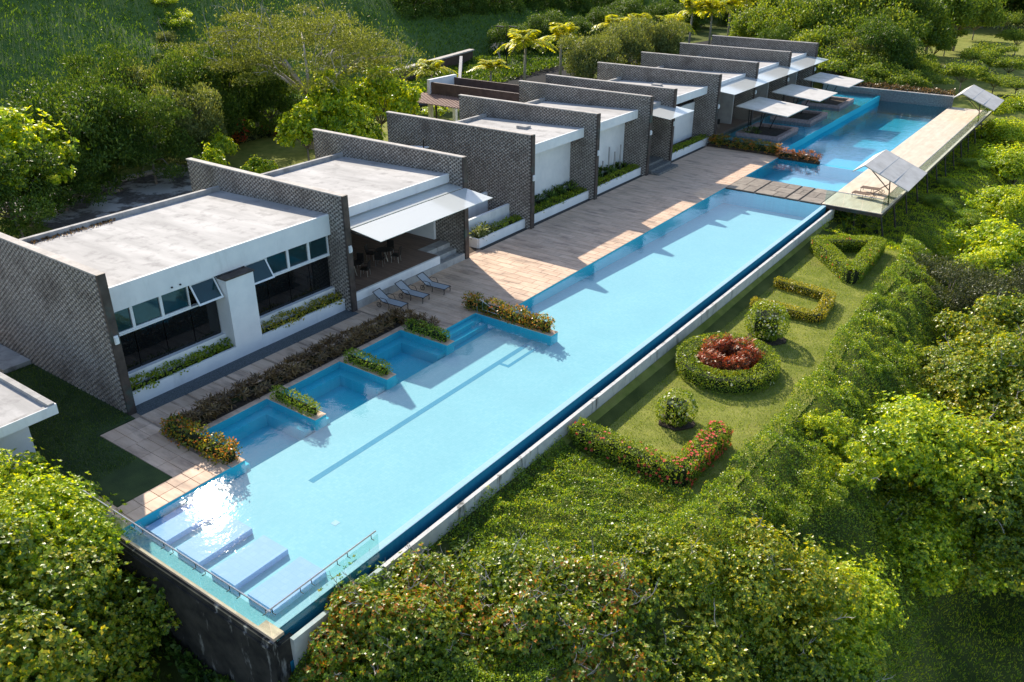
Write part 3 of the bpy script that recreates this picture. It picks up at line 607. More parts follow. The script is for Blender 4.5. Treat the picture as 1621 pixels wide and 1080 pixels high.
# ================================================================== TIMBER DECK
D = empty('timber_deck', (10.4, 91, 0), 'pale timber deck raised on dark posts beside the upper pool', 'deck')
for k in range(23):
    x0 = 8.02+k*.2
    bx(x0+.004, x0+.196, 67.1, 115.6, -.07, -.02+.002*(k % 3)).build('board', M_wood, D)
bx(8.0, 12.62, 67.05, 115.65, -.32, -.07).build('frame', M_post, D)
for y in np.arange(68.2, 115, 3.9):
    for (x0, x1) in ((12.3, 12.9), (10.4, 10.4)):
        zt = float(terrain(x1, y))-.3; MB().tube([(x0, y, -.3), (x1, y+.3, zt)], .07, 6).build('post', M_post, D)
def folded(y0, y1, label, zr=3.0, x=10.3):
    r = empty('folded_sunshade', (x, (y0+y1)/2, 0), label, 'sunshade')
    MB().plate([(x, y0, zr), (13.8, y0, zr-1.48), (13.8, y1, zr-1.42), (x, y1, zr)], .08).build('roof_panel', M_canvas, r)
    MB().plate([(x-.02, y0, zr+.005), (x-.85, y0, zr-.58), (x-.85, y1, zr-.58), (x-.02, y1, zr+.005)], .08).build('roof_flap', M_canvas, r)
    m = MB(); f = lambda t: (x+(13.8-x)*t, zr-1.45*t+.004)
    for t in (.33, .66): a = f(t); m.box(a[0]-.02, a[0]+.02, y0, y1, a[1]-.03, a[1]+.012)
    m.build('seam', M_sling, r)
    for y in (y0+.6, y1-.6):
        MB().tube([(12.45, y, -.05), (12.2, y, 2.1)], .05, 6).build('post', M_dark, r); MB().tube([(12.25, y, 1.2), (x+.1, y, zr-.14)], .04, 6).build('strut', M_dark, r)
folded(69.0, 75.3, 'folded white sunshade over the two brown sun loungers'); folded(107.3, 114.2, 'folded white sunshade at the far end of the timber deck')

# ================================================================== ISLANDS WITH SHADE CANOPIES
for k, y in enumerate((83.3, 93.0, 103.2)):
    w1 = ['first', 'second', 'third'][k]; near = ['nearest the bronze hedge', 'between the other two', 'nearest the far stone wall'][k]
    i_ = empty('stone_island', (-3.8, y+3, .25), 'rectangular pinkish stone island planter in the shallow pool, '+near, 'planter', 'island planters in the shallow pool')
    m = MB(); m.box(-6.0, -1.55, y, y+.45, .25, .9); m.box(-6.0, -1.55, y+5.4, y+5.85, .25, .9); m.box(-6.0, -5.55, y+.45, y+5.4, .25, .9); m.box(-2.0, -1.55, y+.45, y+5.4, .25, .9); m.build('stone_rim', M_pink, i_)
    bx(-5.55, -2.0, y+.45, y+5.4, .25, .62).build('soil', M_soil, i_)
    r = empty('shade_canopy', (-3.5, y+3, .6), 'flat pale shade canopy on slanted posts over the island '+near, 'canopy', 'flat shade canopies')
    MB().plate([(-6.0, y-.6, 3.62), (-.75, y-.6, 3.18), (-.75, y+5.5, 3.18), (-6.0, y+5.5, 3.62)], .09).build('canopy_panel', M_canvas, r)
    for (a, c) in (((-5.2, y+1.2), (-5.2, y+.9)), ((-4.2, y+1.0), (-3.4, y+.9)), ((-5.2, y+4.6), (-5.2, y+4.8)), ((-4.2, y+4.6), (-3.2, y+4.8))):
        MB().tube([(a[0], a[1], .5), (c[0], c[1], 3.62-(c[0]+6)*.0838-.05)], .05, 6).build('post', M_dark, r)

# ================================================================== FURNITURE
def copy_tree(root, loc, rz, label, group=None):
    r = root.copy(); COL.objects.link(r); r.location = loc; r.rotation_euler = (0, 0, rz); r['label'] = label
    if group: r['group'] = group
    for ch in list(root.children):
        c = ch.copy(); COL.objects.link(c); c.parent = r
        for g in list(ch.children): d = g.copy(); COL.objects.link(d); d.parent = c
    return r
def lounger(label, group, sling, frame, slim=False):
    """head towards -x, foot towards +x; origin at the middle of the base"""
    r = empty('sun_lounger', (0, 0, 0), label, 'sun lounger', group)
    m = MB(); m.plate([(-.35, -.3, .40), (.98, -.3, .36), (.98, .3, .36), (-.35, .3, .40)], .035); m.build('seat', sling, r)
    m = MB(); m.plate([(-.98, -.3, .86), (-.34, -.3, .41), (-.34, .3, .41), (-.98, .3, .86)], .035); m.build('backrest', sling, r)
    for s in (-1, 1):
        MB().tube([(-1.0, s*.33, .88), (-.34, s*.33, .40), (.35, s*.33, .37), (1.0, s*.33, .36), (1.02, s*.33, .30)], .022, 6).build('side_rail', frame, r)
        MB().tube([(.93, s*.32, .36), (.97, s*.33, .15), (.94, s*.33, 0)], .022, 6).build('leg', frame, r)
        MB().tube([(.1, s*.32, .37), (.12, s*.33, .18), (.08, s*.33, 0)], .02, 6).build('leg', frame, r)
        if not slim: MB().tube([(-.55, s*.36, .55), (-.42, s*.38, .66), (-.05, s*.38, .64), (.08, s*.36, .40)], .018, 6).build('armrest', frame, r)
        wl = MB(); pts = [(-.62+.15*math.cos(a*math.pi/5), s*.3, .15+.15*math.sin(a*math.pi/5)) for a in range(11)]
        wl.tube(pts, .02, 5, cap=False); wl.tube([(-.62, s*.3, .0), (-.62, s*.3, .30)], .008, 4); wl.tube([(-.77, s*.3, .15), (-.47, s*.3, .15)], .008, 4); wl.build('wheel', frame, r)
        MB().tube([(-.62, s*.3, .15), (-.45, s*.32, .42)], .018, 5).build('wheel_strut', frame, r)
    MB().tube([(1.0, -.33, .36), (1.0, .33, .36)], .022, 6).build('foot_bar', frame, r); MB().tube([(-1.0, -.33, .88), (-1.0, .33, .88)], .022, 6).build('head_bar', frame, r)
    return r
l0 = lounger('grey sling sun lounger beside the brown hedge on the terrace', 'grey loungers on the terrace', M_sling, M_dark)
l0.location = (-5.75, 32.15, 0); l0.rotation_euler = (0, 0, .12)
copy_tree(l0, (-5.6, 33.85, 0), .12, 'middle one of the three grey sling sun loungers')
copy_tree(l0, (-5.4, 35.55, 0), .12, 'grey sling sun lounger farthest from the brown hedge, towards the patio steps')
l1 = lounger('brown woven sun lounger under the folded sunshade, by the deck end railing', 'brown loungers on the timber deck', M_brown, M_brown, True)
l1.location = (10.4, 70.6, -.02); l1.rotation_euler = (0, 0, math.pi-.1)
copy_tree(l1, (10.55, 72.5, -.02), math.pi-.05, 'brown woven sun lounger under the folded sunshade, farther from the deck end')
def chair():
    r = empty('patio_chair', (0, 0, 0), '', 'chair', 'dark patio chairs')
    MB().box(-.24, .24, -.24, .24, .42, .47).build('seat', M_dark, r)
    MB().plate([(-.24, .22, .5), (.24, .22, .5), (.22, .30, .98), (-.22, .30, .98)], .03).build('backrest', M_dark, r)
    for x in (-.2, .2):
        for y in (-.2, .2): MB().tube([(x, y, .43), (x*1.15, y*1.15, 0)], .018, 5).build('leg', M_metal, r)
        MB().tube([(x*1.2, .24, .68), (x*1.2, -.2, .66), (x*1.2, -.2, .45)], .018, 5).build('armrest', M_dark, r)
    return r
def table():
    r = empty('patio_table', (0, 0, 0), '', 'table', 'dark patio tables')
    m = MB(); pts = [(.48*math.cos(a*math.pi/8), .48*math.sin(a*math.pi/8)) for a in range(16)]; m.prism(pts, .71, .75); m.build('tabletop', M_dark, r)
    for a in range(3): MB().tube([(.1*math.cos(a*2.09), .1*math.sin(a*2.09), .71), (.34*math.cos(a*2.09), .34*math.sin(a*2.09), 0)], .02, 5).build('leg', M_metal, r)
    return r
c0 = chair(); t0 = table(); first = True
for (x, y, what) in ((-9.6, 35.7, 'the table near the patio steps'), (-9.5, 32.9, 'the table beside the block screen wall')):
    z = .93
    if first: t0.location = (x, y, z); t0['label'] = 'small dark round table on the patio, near the steps'
    else: copy_tree(t0, (x, y, z), 0, 'small dark round table on the patio, beside the screen wall')
    for k, a in enumerate((.4, 1.9, 3.6, 5.2)):
        loc = (x+.82*math.cos(a), y+.82*math.sin(a), z); lab = 'dark patio chair drawn up to '+what
        if first: c0.location = loc; c0.rotation_euler = (0, 0, a-math.pi/2); c0['label'] = lab; first = False
        else: copy_tree(c0, loc, a-math.pi/2, lab)
for (x, y) in ((-9.0, 83.0), (-8.7, 84.6)):
    copy_tree(c0, (x, y, .75), 1.0+y, 'dark chair in the open bay next to the shallow pool')
hr = empty('pool_handrail', (-1.2, 34.5, 0), 'bent steel handrail at the pool steps in front of golden hedge', 'handrail')
MB().tube([(-1.25, 34.5, -.02), (-1.25, 34.5, .78), (-1.05, 34.5, .9), (.1, 34.5, .45), (.5, 34.5, .1), (.45, 34.5, -.02)], .025, 8).build('rail', M_metal, hr)
MB().tube([(-.85, 34.5, .82), (-.85, 34.5, .3), (.25, 34.5, .28)], .02, 6).build('lower_rail', M_metal, hr)

# ================================================================== LOW LEFT BUILDING
LB = empty('low_building', (-13, 8, 0), 'low white flat roof with raised rim beside the side lawn', 'building')
MB().box(-25, -6.0, 2, 13.0, 2.2, 2.5).build('roof', M_roof, LB); MB().box(-25, -6.0, 12.75, 13.0, 2.5, 2.68).box(-6.25, -6.0, 2, 12.75, 2.5, 2.56).build('roof_rim', M_conc, LB)
MB().box(-5.995, -5.95, 2, 13.0, 2.18, 2.6).box(-25, -5.95, 13.0, 13.05, 2.18, 2.62).build('fascia', M_white, LB); MB().box(-24, -7.0, 3, 12.2, -.1, 2.2).build('wall', M_white, LB)
pp = empty('stone_patio', (-18, 15.5, 0), 'worn concrete platform with low steps beside the end wall', 'platform')
MB().box(-22, -15.6, 15.0, 16.35, -.05, .25).build('platform', M_conc, pp); MB().box(-22, -15.9, 14.4, 15.0, -.05, .14).build('step', M_conc, pp); MB().box(-22, -16.6, 13.6, 13.9, 0, .6).build('kerb', M_conc, pp)

# ================================================================== BACK OF THE SITE
PG = empty('entry_pergola', (-27, 68.5, 0), 'entrance pergola with brown panels and white end frame behind the bays', 'pergola')
MB().box(-32.2, -21.0, 66.7, 66.95, 4.25, 5.5).build('front_panel', M_brownpanel, PG); MB().box(-32.2, -21.0, 70.4, 70.6, 4.6, 5.5).build('rear_panel', M_brownpanel, PG)
MB().box(-32.0, -21.0, 66.95, 70.4, 4.5, 4.62).build('roof', M_brownpanel, PG)
MB().box(-32.55, -32.2, 66.5, 70.8, 4.2, 5.75).build('end_frame', M_white, PG); bx(-32.55, -32.2, 66.5, 66.9, -.05, 4.2).build('column', M_white, PG); bx(-32.55, -32.2, 70.4, 70.8, -.05, 4.2).build('column', M_white, PG)
MB().box(-30.5, -21.0, 70.0, 70.2, -.05, 4.5).build('rear_wall', M_white, PG)
m = MB()
for k in range(34):
    x = -33.4+k*.36; m.hexa([(x, 63.9, 3.95), (x+.36, 63.9, 3.95), (x+.36, 66.7, 4.3), (x, 66.7, 4.3), (x+.1, 63.9, 4.03), (x+.26, 63.9, 4.03), (x+.26, 66.7, 4.38), (x+.1, 66.7, 4.38)])
m.build('corrugated_awning', M_rust, PG)
bx(-29.6, -29.45, 64.2, 64.35, -.05, 3.98).build('awning_post', M_post, PG); bx(-23.6, -23.45, 64.2, 64.35, -.05, 3.98).build('awning_post', M_post, PG)
structure('driveway', MB().prism([(-46, 28), (-33, 28), (-35.5, 44.5), (-43.5, 44.5)], -.01, .03), M_drive)
tag(MB().prism([(-42.6, 30), (-42.2, 30), (-43.0, 44), (-43.4, 44)], -.05, .28).build('kerb', M_coping), 'pale concrete kerb along the gravel drive', 'kerb')
structure('access_road', MB().prism([(-53, 72), (-44, 72), (-39, 120), (-33, 175), (-30, 260), (-36, 260), (-40, 175), (-47, 120)], -.02, .03), M_asph)
RW = empty('garden_wall', (-56, 92, 0), 'brown retaining wall with pale coping at the foot of the hill', 'wall')
MB().prism([(-54.6, 80), (-54.2, 80), (-60.2, 109), (-60.6, 109)], -.1, 2.0).build('wall', M_brownpanel, RW); MB().prism([(-54.9, 80), (-53.9, 80), (-59.9, 109), (-60.9, 109)], 2.0, 2.2).build('coping', M_coping, RW)
tag(MB().hexa([(-58, 103, -.1), (-49.5, 92, -.1), (-49.2, 92.3, -.1), (-57.7, 103.3, -.1), (-58, 103, 2.0), (-49.5, 92, .3), (-49.2, 92.3, .3), (-57.7, 103.3, 2.0)]).build('ramp_wall', M_grey), 'grey sloping ramp wall below the brown wall', 'wall')
SLP = empty('street_lamp', U(802, 118, 0)+(0,), 'tall dark street lamp with two flat heads beside the palms', 'street lamp')
lx, ly = U(802, 118, 0); MB().tube([(lx, ly, 0), (lx, ly, 6.6)], .1, 8, .06).build('pole', M_dark, SLP)
for s in (-1, 1): MB().box(lx+(.1 if s > 0 else -1.5), lx+(1.5 if s > 0 else -.1), ly+s*.5-.18, ly+s*.5+.18, 6.55, 6.68).build('lamp_head', M_dark, SLP)
def car(x, y, rz, label):
    r = empty('parked_car', (0, 0, 0), label, 'car', 'cars parked by the entrance'); m = MB()
    secs = [(-2.15, .45, .80, .78), (-1.9, .30, .95, .86), (-.9, .28, 1.0, .9), (.9, .28, 1.0, .9), (1.9, .30, .88, .86), (2.15, .42, .72, .76)]
    for (x0, a0, t0_, w0), (x1, a1, t1, w1_) in zip(secs[:-1], secs[1:]):
        m.hexa([(x0, -w0, a0), (x1, -w1_, a1), (x1, w1_, a1), (x0, w0, a0), (x0, -w0, t0_), (x1, -w1_, t1), (x1, w1_, t1), (x0, w0, t0_)])
    m.build('body', M_paint, r)
    MB().hexa([(-1.7, -.82, .95), (1.0, -.82, .98), (1.0, .82, .98), (-1.7, .82, .95), (-1.2, -.66, 1.48), (.35, -.66, 1.48), (.35, .66, 1.48), (-1.2, .66, 1.48)]).build('window', M_win, r); bx(-1.1, .25, -.62, .62, 1.47, 1.52).build('roof', M_paint, r)
    for wx in (-1.35, 1.35):
        for s in (-1, 1): MB().tube([(wx, s*.92, .33), (wx, s*.72, .33)], .33, 12).build('wheel', M_rubber, r)
    for s in (-1, 1): bx(2.08, 2.17, s*.6-.16, s*.6+.16, .58, .7).build('headlight', M_alu, r)
    r.location = (x, y, .03); r.rotation_euler = (0, 0, rz); return r
p = U(645, 160); car(p[0], p[1], .9, 'dark car half hidden behind the palm by the pergola'); p = U(668, 178); car(p[0], p[1], 1.0, 'dark car in the shade under the trees by the pergola column')

# ================================================================== HEDGES AND BEDS
def resample(path, closed, step=.1):
    pts = [Vector(p) for p in path]+([Vector(path[0])] if closed else []); out = []
    for a, c in zip(pts[:-1], pts[1:]):
        n = max(1, int((c-a).length/step))
        for k in range(n): out.append(a.lerp(c, k/n))
    if not closed: out.append(pts[-1])
    return np.array(out)
def hedge(name, path, wd, h, z, label, mat, cat='hedge', group=None, closed=False, leaf=.09, dens=330, seed=1, spiky=False, flowers=None, fdens=5, rough=.06, fbias=1.0):
    rng = np.random.default_rng(seed); c = resample([p[:2] for p in path], closed); n = len(c)
    if n > 24:                                              # round the corners a little
        for _ in range(9):
            if closed: c = (np.roll(c, 1, 0)+c*2+np.roll(c, -1, 0))/4
            else: c[1:-1] = (c[:-2]+c[1:-1]*2+c[2:])/4
    if closed: t = np.roll(c, -1, 0)-np.roll(c, 1, 0)
    else: t = np.gradient(c, axis=0)
    t = t/np.maximum(np.linalg.norm(t, axis=1, keepdims=True), 1e-6); nn = np.stack([-t[:, 1], t[:, 0]], 1)
    L = n*.1; org = Vector((float(c[:, 0].mean()), float(c[:, 1].mean()), z))
    r = empty(name, org, label, cat, group)
    # dark box added inside so no light passes between the leaves
    m = MB(); hw = wd*.5-.2
    for i in range(n if closed else n-1):
        j = (i+1) % n; a, b_ = c[i], c[j]; na, nb = nn[i]*hw, nn[j]*hw
        m.hexa([(a[0]-na[0], a[1]-na[1], z-.05), (b_[0]-nb[0], b_[1]-nb[1], z-.05), (b_[0]+nb[0], b_[1]+nb[1], z-.05), (a[0]+na[0], a[1]+na[1], z-.05),
                (a[0]-na[0], a[1]-na[1], z+h-.2), (b_[0]-nb[0], b_[1]-nb[1], z+h-.2), (b_[0]+nb[0], b_[1]+nb[1], z+h-.2), (a[0]+na[0], a[1]+na[1], z+h-.2)])
    m.build('dark_core', M_core, r)
    def pts_on(k, bias=1.0):
        i = np.minimum(n-1, (n*rng.random(k)**bias).astype(int)); per = wd+2*h; u = rng.random(k)*per-per/2; top = np.abs(u) < wd/2
        off = np.where(top, u, np.sign(u)*wd/2); hh = np.where(top, h, h-(np.abs(u)-wd/2)); hh = np.clip(hh, 0.02, h)
        lump = (vnoise(c[i, 0]*2.2+off, c[i, 1]*2.2+hh*2, seed)-.5)*rough*2.4
        P = np.stack([c[i, 0]+nn[i, 0]*off, c[i, 1]+nn[i, 1]*off, z+hh], 1); Nn = np.where(top[:, None], np.array([[0, 0, 1.0]]), np.stack([nn[i, 0]*np.sign(off), nn[i, 1]*np.sign(off), np.full(k, .25)], 1))
        P = P+t3(t[i])*rng.uniform(-.06, .06, (k, 1)); 
        if not closed:                                      # leaves on the two ends
            e = rng.random(k) < wd*h*2/(L*per+2*wd*h); s = rng.random(k) < .5; ii = np.where(s, 0, n-1)
            oo = rng.uniform(-wd/2, wd/2, k); h2 = rng.uniform(0.03, h, k); sg = np.where(s, -1.0, 1.0)
            Pe = np.stack([c[ii, 0]+nn[ii, 0]*oo, c[ii, 1]+nn[ii, 1]*oo, z+h2], 1); Ne = np.stack([t[ii, 0]*sg, t[ii, 1]*sg, np.full(k, .2)], 1)
            P = np.where(e[:, None], Pe, P); Nn = np.where(e[:, None], Ne, Nn)
        Nn = unit(Nn); return P+Nn*(lump[:, None]+rng.normal(size=(k, 1))*rough*.5), Nn
    k = int(L*(wd+2*h)*dens); P, Nn = pts_on(k)
    if spiky:
        k2 = k//7; V = rosettes(P[:k2], Nn[:k2]+np.array([0, 0, .9]), rng, 7, leaf*2.0, leaf*.42, .9)
    else: V = scatter_leaves(P, Nn, rng, leaf, leaf*.62)
    V = V-np.array(org); link('foliage', quad_mesh('foliage', V, mat, rng), r)
    if flowers:
        kf = int(L*(wd+2*h)*fdens); P, Nn = pts_on(kf, fbias); P = P+Nn*.05
        V = rosettes(P, Nn, rng, 5, .085, .075, .3)-np.array(org); link('flowers', quad_mesh('flowers', V, flowers, rng), r)['kind'] = 'stuff'
    return r
def t3(t): return np.concatenate([t, np.zeros((len(t), 1))], 1)
GZ = -1.45
hedge('hedge', [(10.0, 60.2), (13.7, 62.7), (13.95, 55.2)], .95, .95, GZ, 'clipped green hedge planted as a triangle near the timber deck', L_hedge, closed=True, leaf=.09, dens=420, seed=11, flowers=L_flower, fdens=.6, rough=.035)
hedge('hedge', [(10.1, 51.8), (13.75, 51.4), (14.15, 47.75), (10.15, 47.55)], .62, .62, GZ, 'low golden green hedge clipped in a square U on the lawn', L_gold, leaf=.08, dens=460, seed=12, rough=.03)
ring = [(12.1+2.15*math.cos(a), 39.0+2.35*math.sin(a)) for a in np.linspace(0, 2*math.pi, 40)[:-1]]
hedge('hedge', ring, .95, .85, GZ, 'round ring hedge on the lawn enclosing red plants', L_hedge, closed=True, leaf=.085, dens=430, seed=13, flowers=L_cream, fdens=.7, rough=.04)
ring2 = [(12.1+1.12*math.cos(a), 39.1+1.25*math.sin(a)) for a in np.linspace(.2, 2*math.pi*.93, 26)]
hedge('cordyline_bed', ring2, .6, 1.15, GZ, 'dark red spiky cordylines inside the round ring hedge', L_red, 'plant', leaf=.11, dens=480, seed=14, spiky=True, rough=.18)
hedge('hedge', [(9.25, 28.3), (14.6, 28.0), (14.7, 32.2)], .95, 1.0, GZ, 'L shaped hedge with red flowers against the concrete catch wall', L_hedge, leaf=.09, dens=400, seed=15, flowers=L_flower, fdens=11, rough=.07, fbias=.45)
def ball(x, y, rr, h, label, seed, z=GZ, mat=None, leaf=.1, flowers=L_cream):
    rng = np.random.default_rng(seed); r = empty('round_bush', (x, y, z), label, 'bush', 'round clipped bushes'); k = int(rr*rr*12*260)
    d = rnd_unit(rng, k); sc = np.array([rr, rr, h*.5]); lump = 1+.10*(vnoise(d[:, 0]*3+9, d[:, 1]*3+d[:, 2]*2, seed)-.5)*2
    e = np.sign(d)*np.abs(d)**.8; P = e*sc*lump[:, None]*(.9+.12*rng.random((k, 1)))+np.array([0, 0, h*.52])
    V = scatter_leaves(P, d, rng, leaf, leaf*.62); link('foliage', quad_mesh('foliage', V, mat or L_hedge, rng), r)
    if flowers:
        f = rng.integers(0, k, 130); V = rosettes(P[f]*1.03, d[f], rng, 5, .075, .06, .3); link('flowers', quad_mesh('flowers', V, flowers, rng), r)['kind'] = 'stuff'
    m = MB()
    m.tube([(x, y, z-.05), (x, y, z+h*.25), (x, y, z+h*.5), (x, y, z+h*.7)], rr*.62, 8).build('dark_core', M_core, r)  # dark column added inside to keep the ball opaque
    s_ = MB(); s_.prism([(x+(rr*.98)*math.cos(a)*(1+.14*math.sin(3*a+rr)), y+(rr*.98)*math.sin(a)*(1+.1*math.sin(5*a))) for a in np.linspace(0, 2*math.pi, 18)[:-1]], z-.04, z+.07); s_.build('soil_patch', M_soil, r)
ball(12.35, 43.9, 1.12, 2.1, 'large round clipped bush between ring hedge and square hedge', 21); ball(12.25, 32.6, .86, 1.5, 'small round clipped bush inside the L shaped red flowered hedge', 22)

# planters along the building and pool
hedge('planter_hedge', [(-8.05, 17.0), (-8.05, 22.7)], .55, .42, .5, 'green shrubs in the white planter next to the end wall', L_hedge, seed=31, leaf=.14, dens=170, rough=.14)
hedge('planter_hedge', [(-8.05, 24.65), (-8.05, 30.25)], .55, .42, .5, 'green and yellow shrubs in the white planter beside the pier', L_gold, seed=32, leaf=.14, dens=170, rough=.14)
for k, (y0, y1, lab) in enumerate(((48.9, 57.2, 'low grassy planting in the planter of the two skylight bay'), (57.9, 66.0, 'low grassy planting in front of the steel poles'), (71.2, 80.3, 'low grassy planting in the planter by the shallow pool'))):
    hedge('planter_grass', [(-8.15, y0), (-8.15, y1)], .7, .3, .5, lab, L_hedge, 'plant', seed=33+k, leaf=.13, dens=170, rough=.1)
    if k < 2: hedge('agave_row', [(-9.1, y0+.3), (-9.1, y1-.3)], .5, .5, .5, ['blue green spiky agaves along the white wall of the two skylight bay', 'blue green spiky agaves at the foot of the steel poles'][k], L_dark, 'plant', seed=37+k, leaf=.26, dens=60, spiky=True, rough=.12)
hedge('flower_bed', [(-8.15, 43.2), (-8.15, 44.8)], .5, .55, .5, 'pale green flowering plants at the planter end by the plaza', L_pale, 'plant', seed=40, leaf=.2, dens=110, spiky=True, flowers=L_cream, fdens=12, rough=.15)
hedge('planter_grass', [(-8.15, 44.9), (-8.15, 48.2)], .6, .35, .5, 'green planting beside the block screen wall in the entrance planter', L_hedge, 'plant', seed=41, leaf=.13, dens=170, rough=.1)
hedge('bronze_hedge', [(-4.2, 16.9), (-4.2, 31.0)], .7, .48, .02, 'long spiky bronze brown hedge between walkway and pool', L_brown, seed=42, leaf=.17, dens=170, spiky=True, rough=.12)
hedge('bronze_hedge', [(-3.7, 31.2), (-1.9, 31.25)], .55, .5, .02, 'short bronze brown plants behind the pool step hedge', L_brown, seed=43, leaf=.17, dens=150, spiky=True, rough=.12)
hedge('croton_hedge', [(-4.3, 16.75), (-3.6, 16.6), (-.3, 16.85)], .75, .7, .0, 'green and orange croton hedge at the pool corner by the sun glint', L_croton, seed=44, leaf=.13, dens=190, rough=.14)
for k, (y0, lab, mt) in enumerate(((21.07, 'short clipped hedge on the first pool divider', L_hedge), (25.72, 'short clipped hedge on the middle pool divider', L_hedge), (30.25, 'grassy green hedge on the pool divider beside the steps', L_lush))):
    hedge('divider_hedge', [(-2.95, y0+.33), (-.28, y0+.33)], .5, .55, .0, lab, mt, group='hedges on the pool dividers', seed=45+k, leaf=.1, dens=280, rough=.07)
hedge('golden_hedge', [(-2.2, 34.9), (-1.3, 34.8), (3.5, 34.78)], .62, .72, .0, 'golden orange croton hedge running into the pool beside the handrail', L_croton, seed=49, leaf=.13, dens=220, rough=.13)
hedge('bronze_hedge', [(-7.1, 80.0), (-.3, 80.0)], .8, .7, .25, 'green and bronze hedge dividing the plaza from the shallow pool', L_croton, seed=50, leaf=.16, dens=130, spiky=True, rough=.14)
hedge('rust_hedge', [(-.2, 79.55), (3.7, 79.5)], .5, .6, .1, 'rust red leafy plants on the wall between the two pools', L_rust, seed=51, leaf=.16, dens=120, spiky=True, rough=.16)
hedge('wall_top_planting', [(-6.5, 116.1), (8.0, 116.1)], .9, .6, 1.0, 'reddish low planting along the top of the end wall', L_brown, 'plant', seed=52, leaf=.2, dens=70, rough=.2)
for k, y in enumerate((83.3, 93.0, 103.2)):
    near = ['nearest the bronze hedge', 'between the other two', 'nearest the far stone wall'][k]
    hedge('island_shrub', [(-5.3, y+.8), (-4.0, y+.8)], .5, .5, .6, 'green shrubs at the posts of the stone island '+near, L_dark, 'plant', 'island shrubs', seed=53+k, leaf=.2, dens=70, spiky=True, rough=.16)
# back lawn bed with red plants
p = U(385, 228); q = U(448, 212)
hedge('flower_bed', [(p[0]-1.0, p[1]), (q[0]-1.0, q[1])], 1.6, .55, 0, 'silver white ground planting on the back lawn with red plants', L_pale, 'plant', seed=60, leaf=.2, dens=70, rough=.15)
for k, (px, py, lab, h) in enumerate(((381, 226, 'tall narrow bright red plant in the silver bed', 2.2), (372, 230, 'short red plant at the end of the silver bed', 1.0), (437, 216, 'orange red plant cluster beside the bright green tree', 1.1), (420, 218, 'small red plant in the middle of the silver bed', 1.0))):
    p = U(px, py); hedge('red_plant', [(p[0], p[1]), (p[0]+.35, p[1]+.3)], .45, h, 0, lab, L_flower if k == 0 else L_red, 'plant', 'red plants in the silver bed', seed=61+k, leaf=.28, dens=40, spiky=True, rough=.12)

# ================================================================== TREES
def crown_clumps(rng, R, n, flat=0.0, low=-.35):
    d = rnd_unit(rng, n*3); d = d[d[:, 2] > low][:n]; rad = (.45+.5*rng.random((len(d), 1))**.6)
    sd = rng.integers(0, 999); rad = rad*(.62+.85*vnoise(d[:, 0]*1.9+7, d[:, 1]*1.9+d[:, 2]*1.5+7, sd)[:, None])     # uneven lobes
    return d*rad*np.array(R)
def make_tree(seed, R, nc, cr, per, L, Wd, mat, trunk_h, trunk_r, k=6, fine=False, bark=None, twigs=0, low=-.35, squash=.72, inner=.25):
    """returns (crown mesh, trunk mesh, twig mesh); origin at trunk base, crown centre at trunk_h"""
    rng = np.random.default_rng(seed); C = crown_clumps(rng, R, int(nc*1.3), low=low); V = []
    for c in C:
        r_ = cr*(.4+.95*rng.random()**1.3); n = int(per*(r_/cr)**1.8); d = rnd_unit(rng, n*2); d = d[d[:, 2] > -.35][:n]
        u = np.where(rng.random((len(d), 1)) < inner, rng.random((len(d), 1)), .78+.28*rng.random((len(d), 1)))
        P = c+d*u*np.array([r_, r_, r_*squash]); A = unit(d+np.array([0, 0, .55])+.6*rnd_unit(rng, len(d)))
        V.append(scatter_leaves(P, A, rng, L, Wd, .2) if fine else rosettes(P, A, rng, k, L, Wd))
    ns = int(len(C)*per*.10); ci = rng.integers(0, len(C), ns); d = rnd_unit(rng, ns); d[:, 2] = np.abs(d[:, 2])
    P = C[ci]+d*cr*(.9+.55*rng.random((ns, 1))); A = unit(d+np.array([0, 0, .5]))
    V.append(scatter_leaves(P, A, rng, L*1.1, Wd, .4) if fine else rosettes(P, A, rng, k, L*1.1, Wd, .9))
    V = np.concatenate(V)+np.array([0, 0, trunk_h]); crown = quad_mesh('crown', V, mat, rng)
    m = MB(); lean = rng.normal(size=2)*.04*trunk_h; top = Vector((lean[0], lean[1], trunk_h*.62))
    m.tube([(0, 0, -.4), (lean[0]*.3, lean[1]*.3, trunk_h*.3), tuple(top)], trunk_r, 8, trunk_r*.7)
    for c in C[:min(len(C), 14)]:
        e = Vector(c)+Vector((0, 0, trunk_h)); mid = top.lerp(e, .55)+Vector((0, 0, .12*(e-top).length)); m.tube([tuple(top-Vector((0, 0, .1))), tuple(mid), tuple(e)], trunk_r*.42, 5, trunk_r*.1)
    tr = m.mesh('trunk', bark or M_bark, smooth=True); tw = None
    if twigs:
        m = MB()
        for i in range(twigs):
            c = C[rng.integers(0, len(C))]+np.array([0, 0, trunk_h]); d = Vector(unit((rnd_unit(rng, 1)*np.array([[.6, .6, .4]])+np.array([[0, 0, .75]])+unit((c-np.array([0, 0, trunk_h]))[None])*.5))[0]); p0 = Vector(c)+d*cr*.35; q = p0.copy(); pts = [tuple(q)]
            for s in range(5):
                d = (d+Vector(rng.normal(size=3))*.35).normalized(); q = q+d*cr*.3; pts.append(tuple(q))
                if s in (1, 2, 3):
                    e = (d+Vector(rng.normal(size=3))*.7).normalized(); m.tube([tuple(q), tuple(q+e*cr*.22), tuple(q+(e+Vector((0, 0, .4)))*cr*.38)], .014, 3, .006, cap=False)
            m.tube(pts, .034, 4, .009, cap=False)
        tw = m.mesh('bare_twigs', M_twig)
    return crown, tr, tw
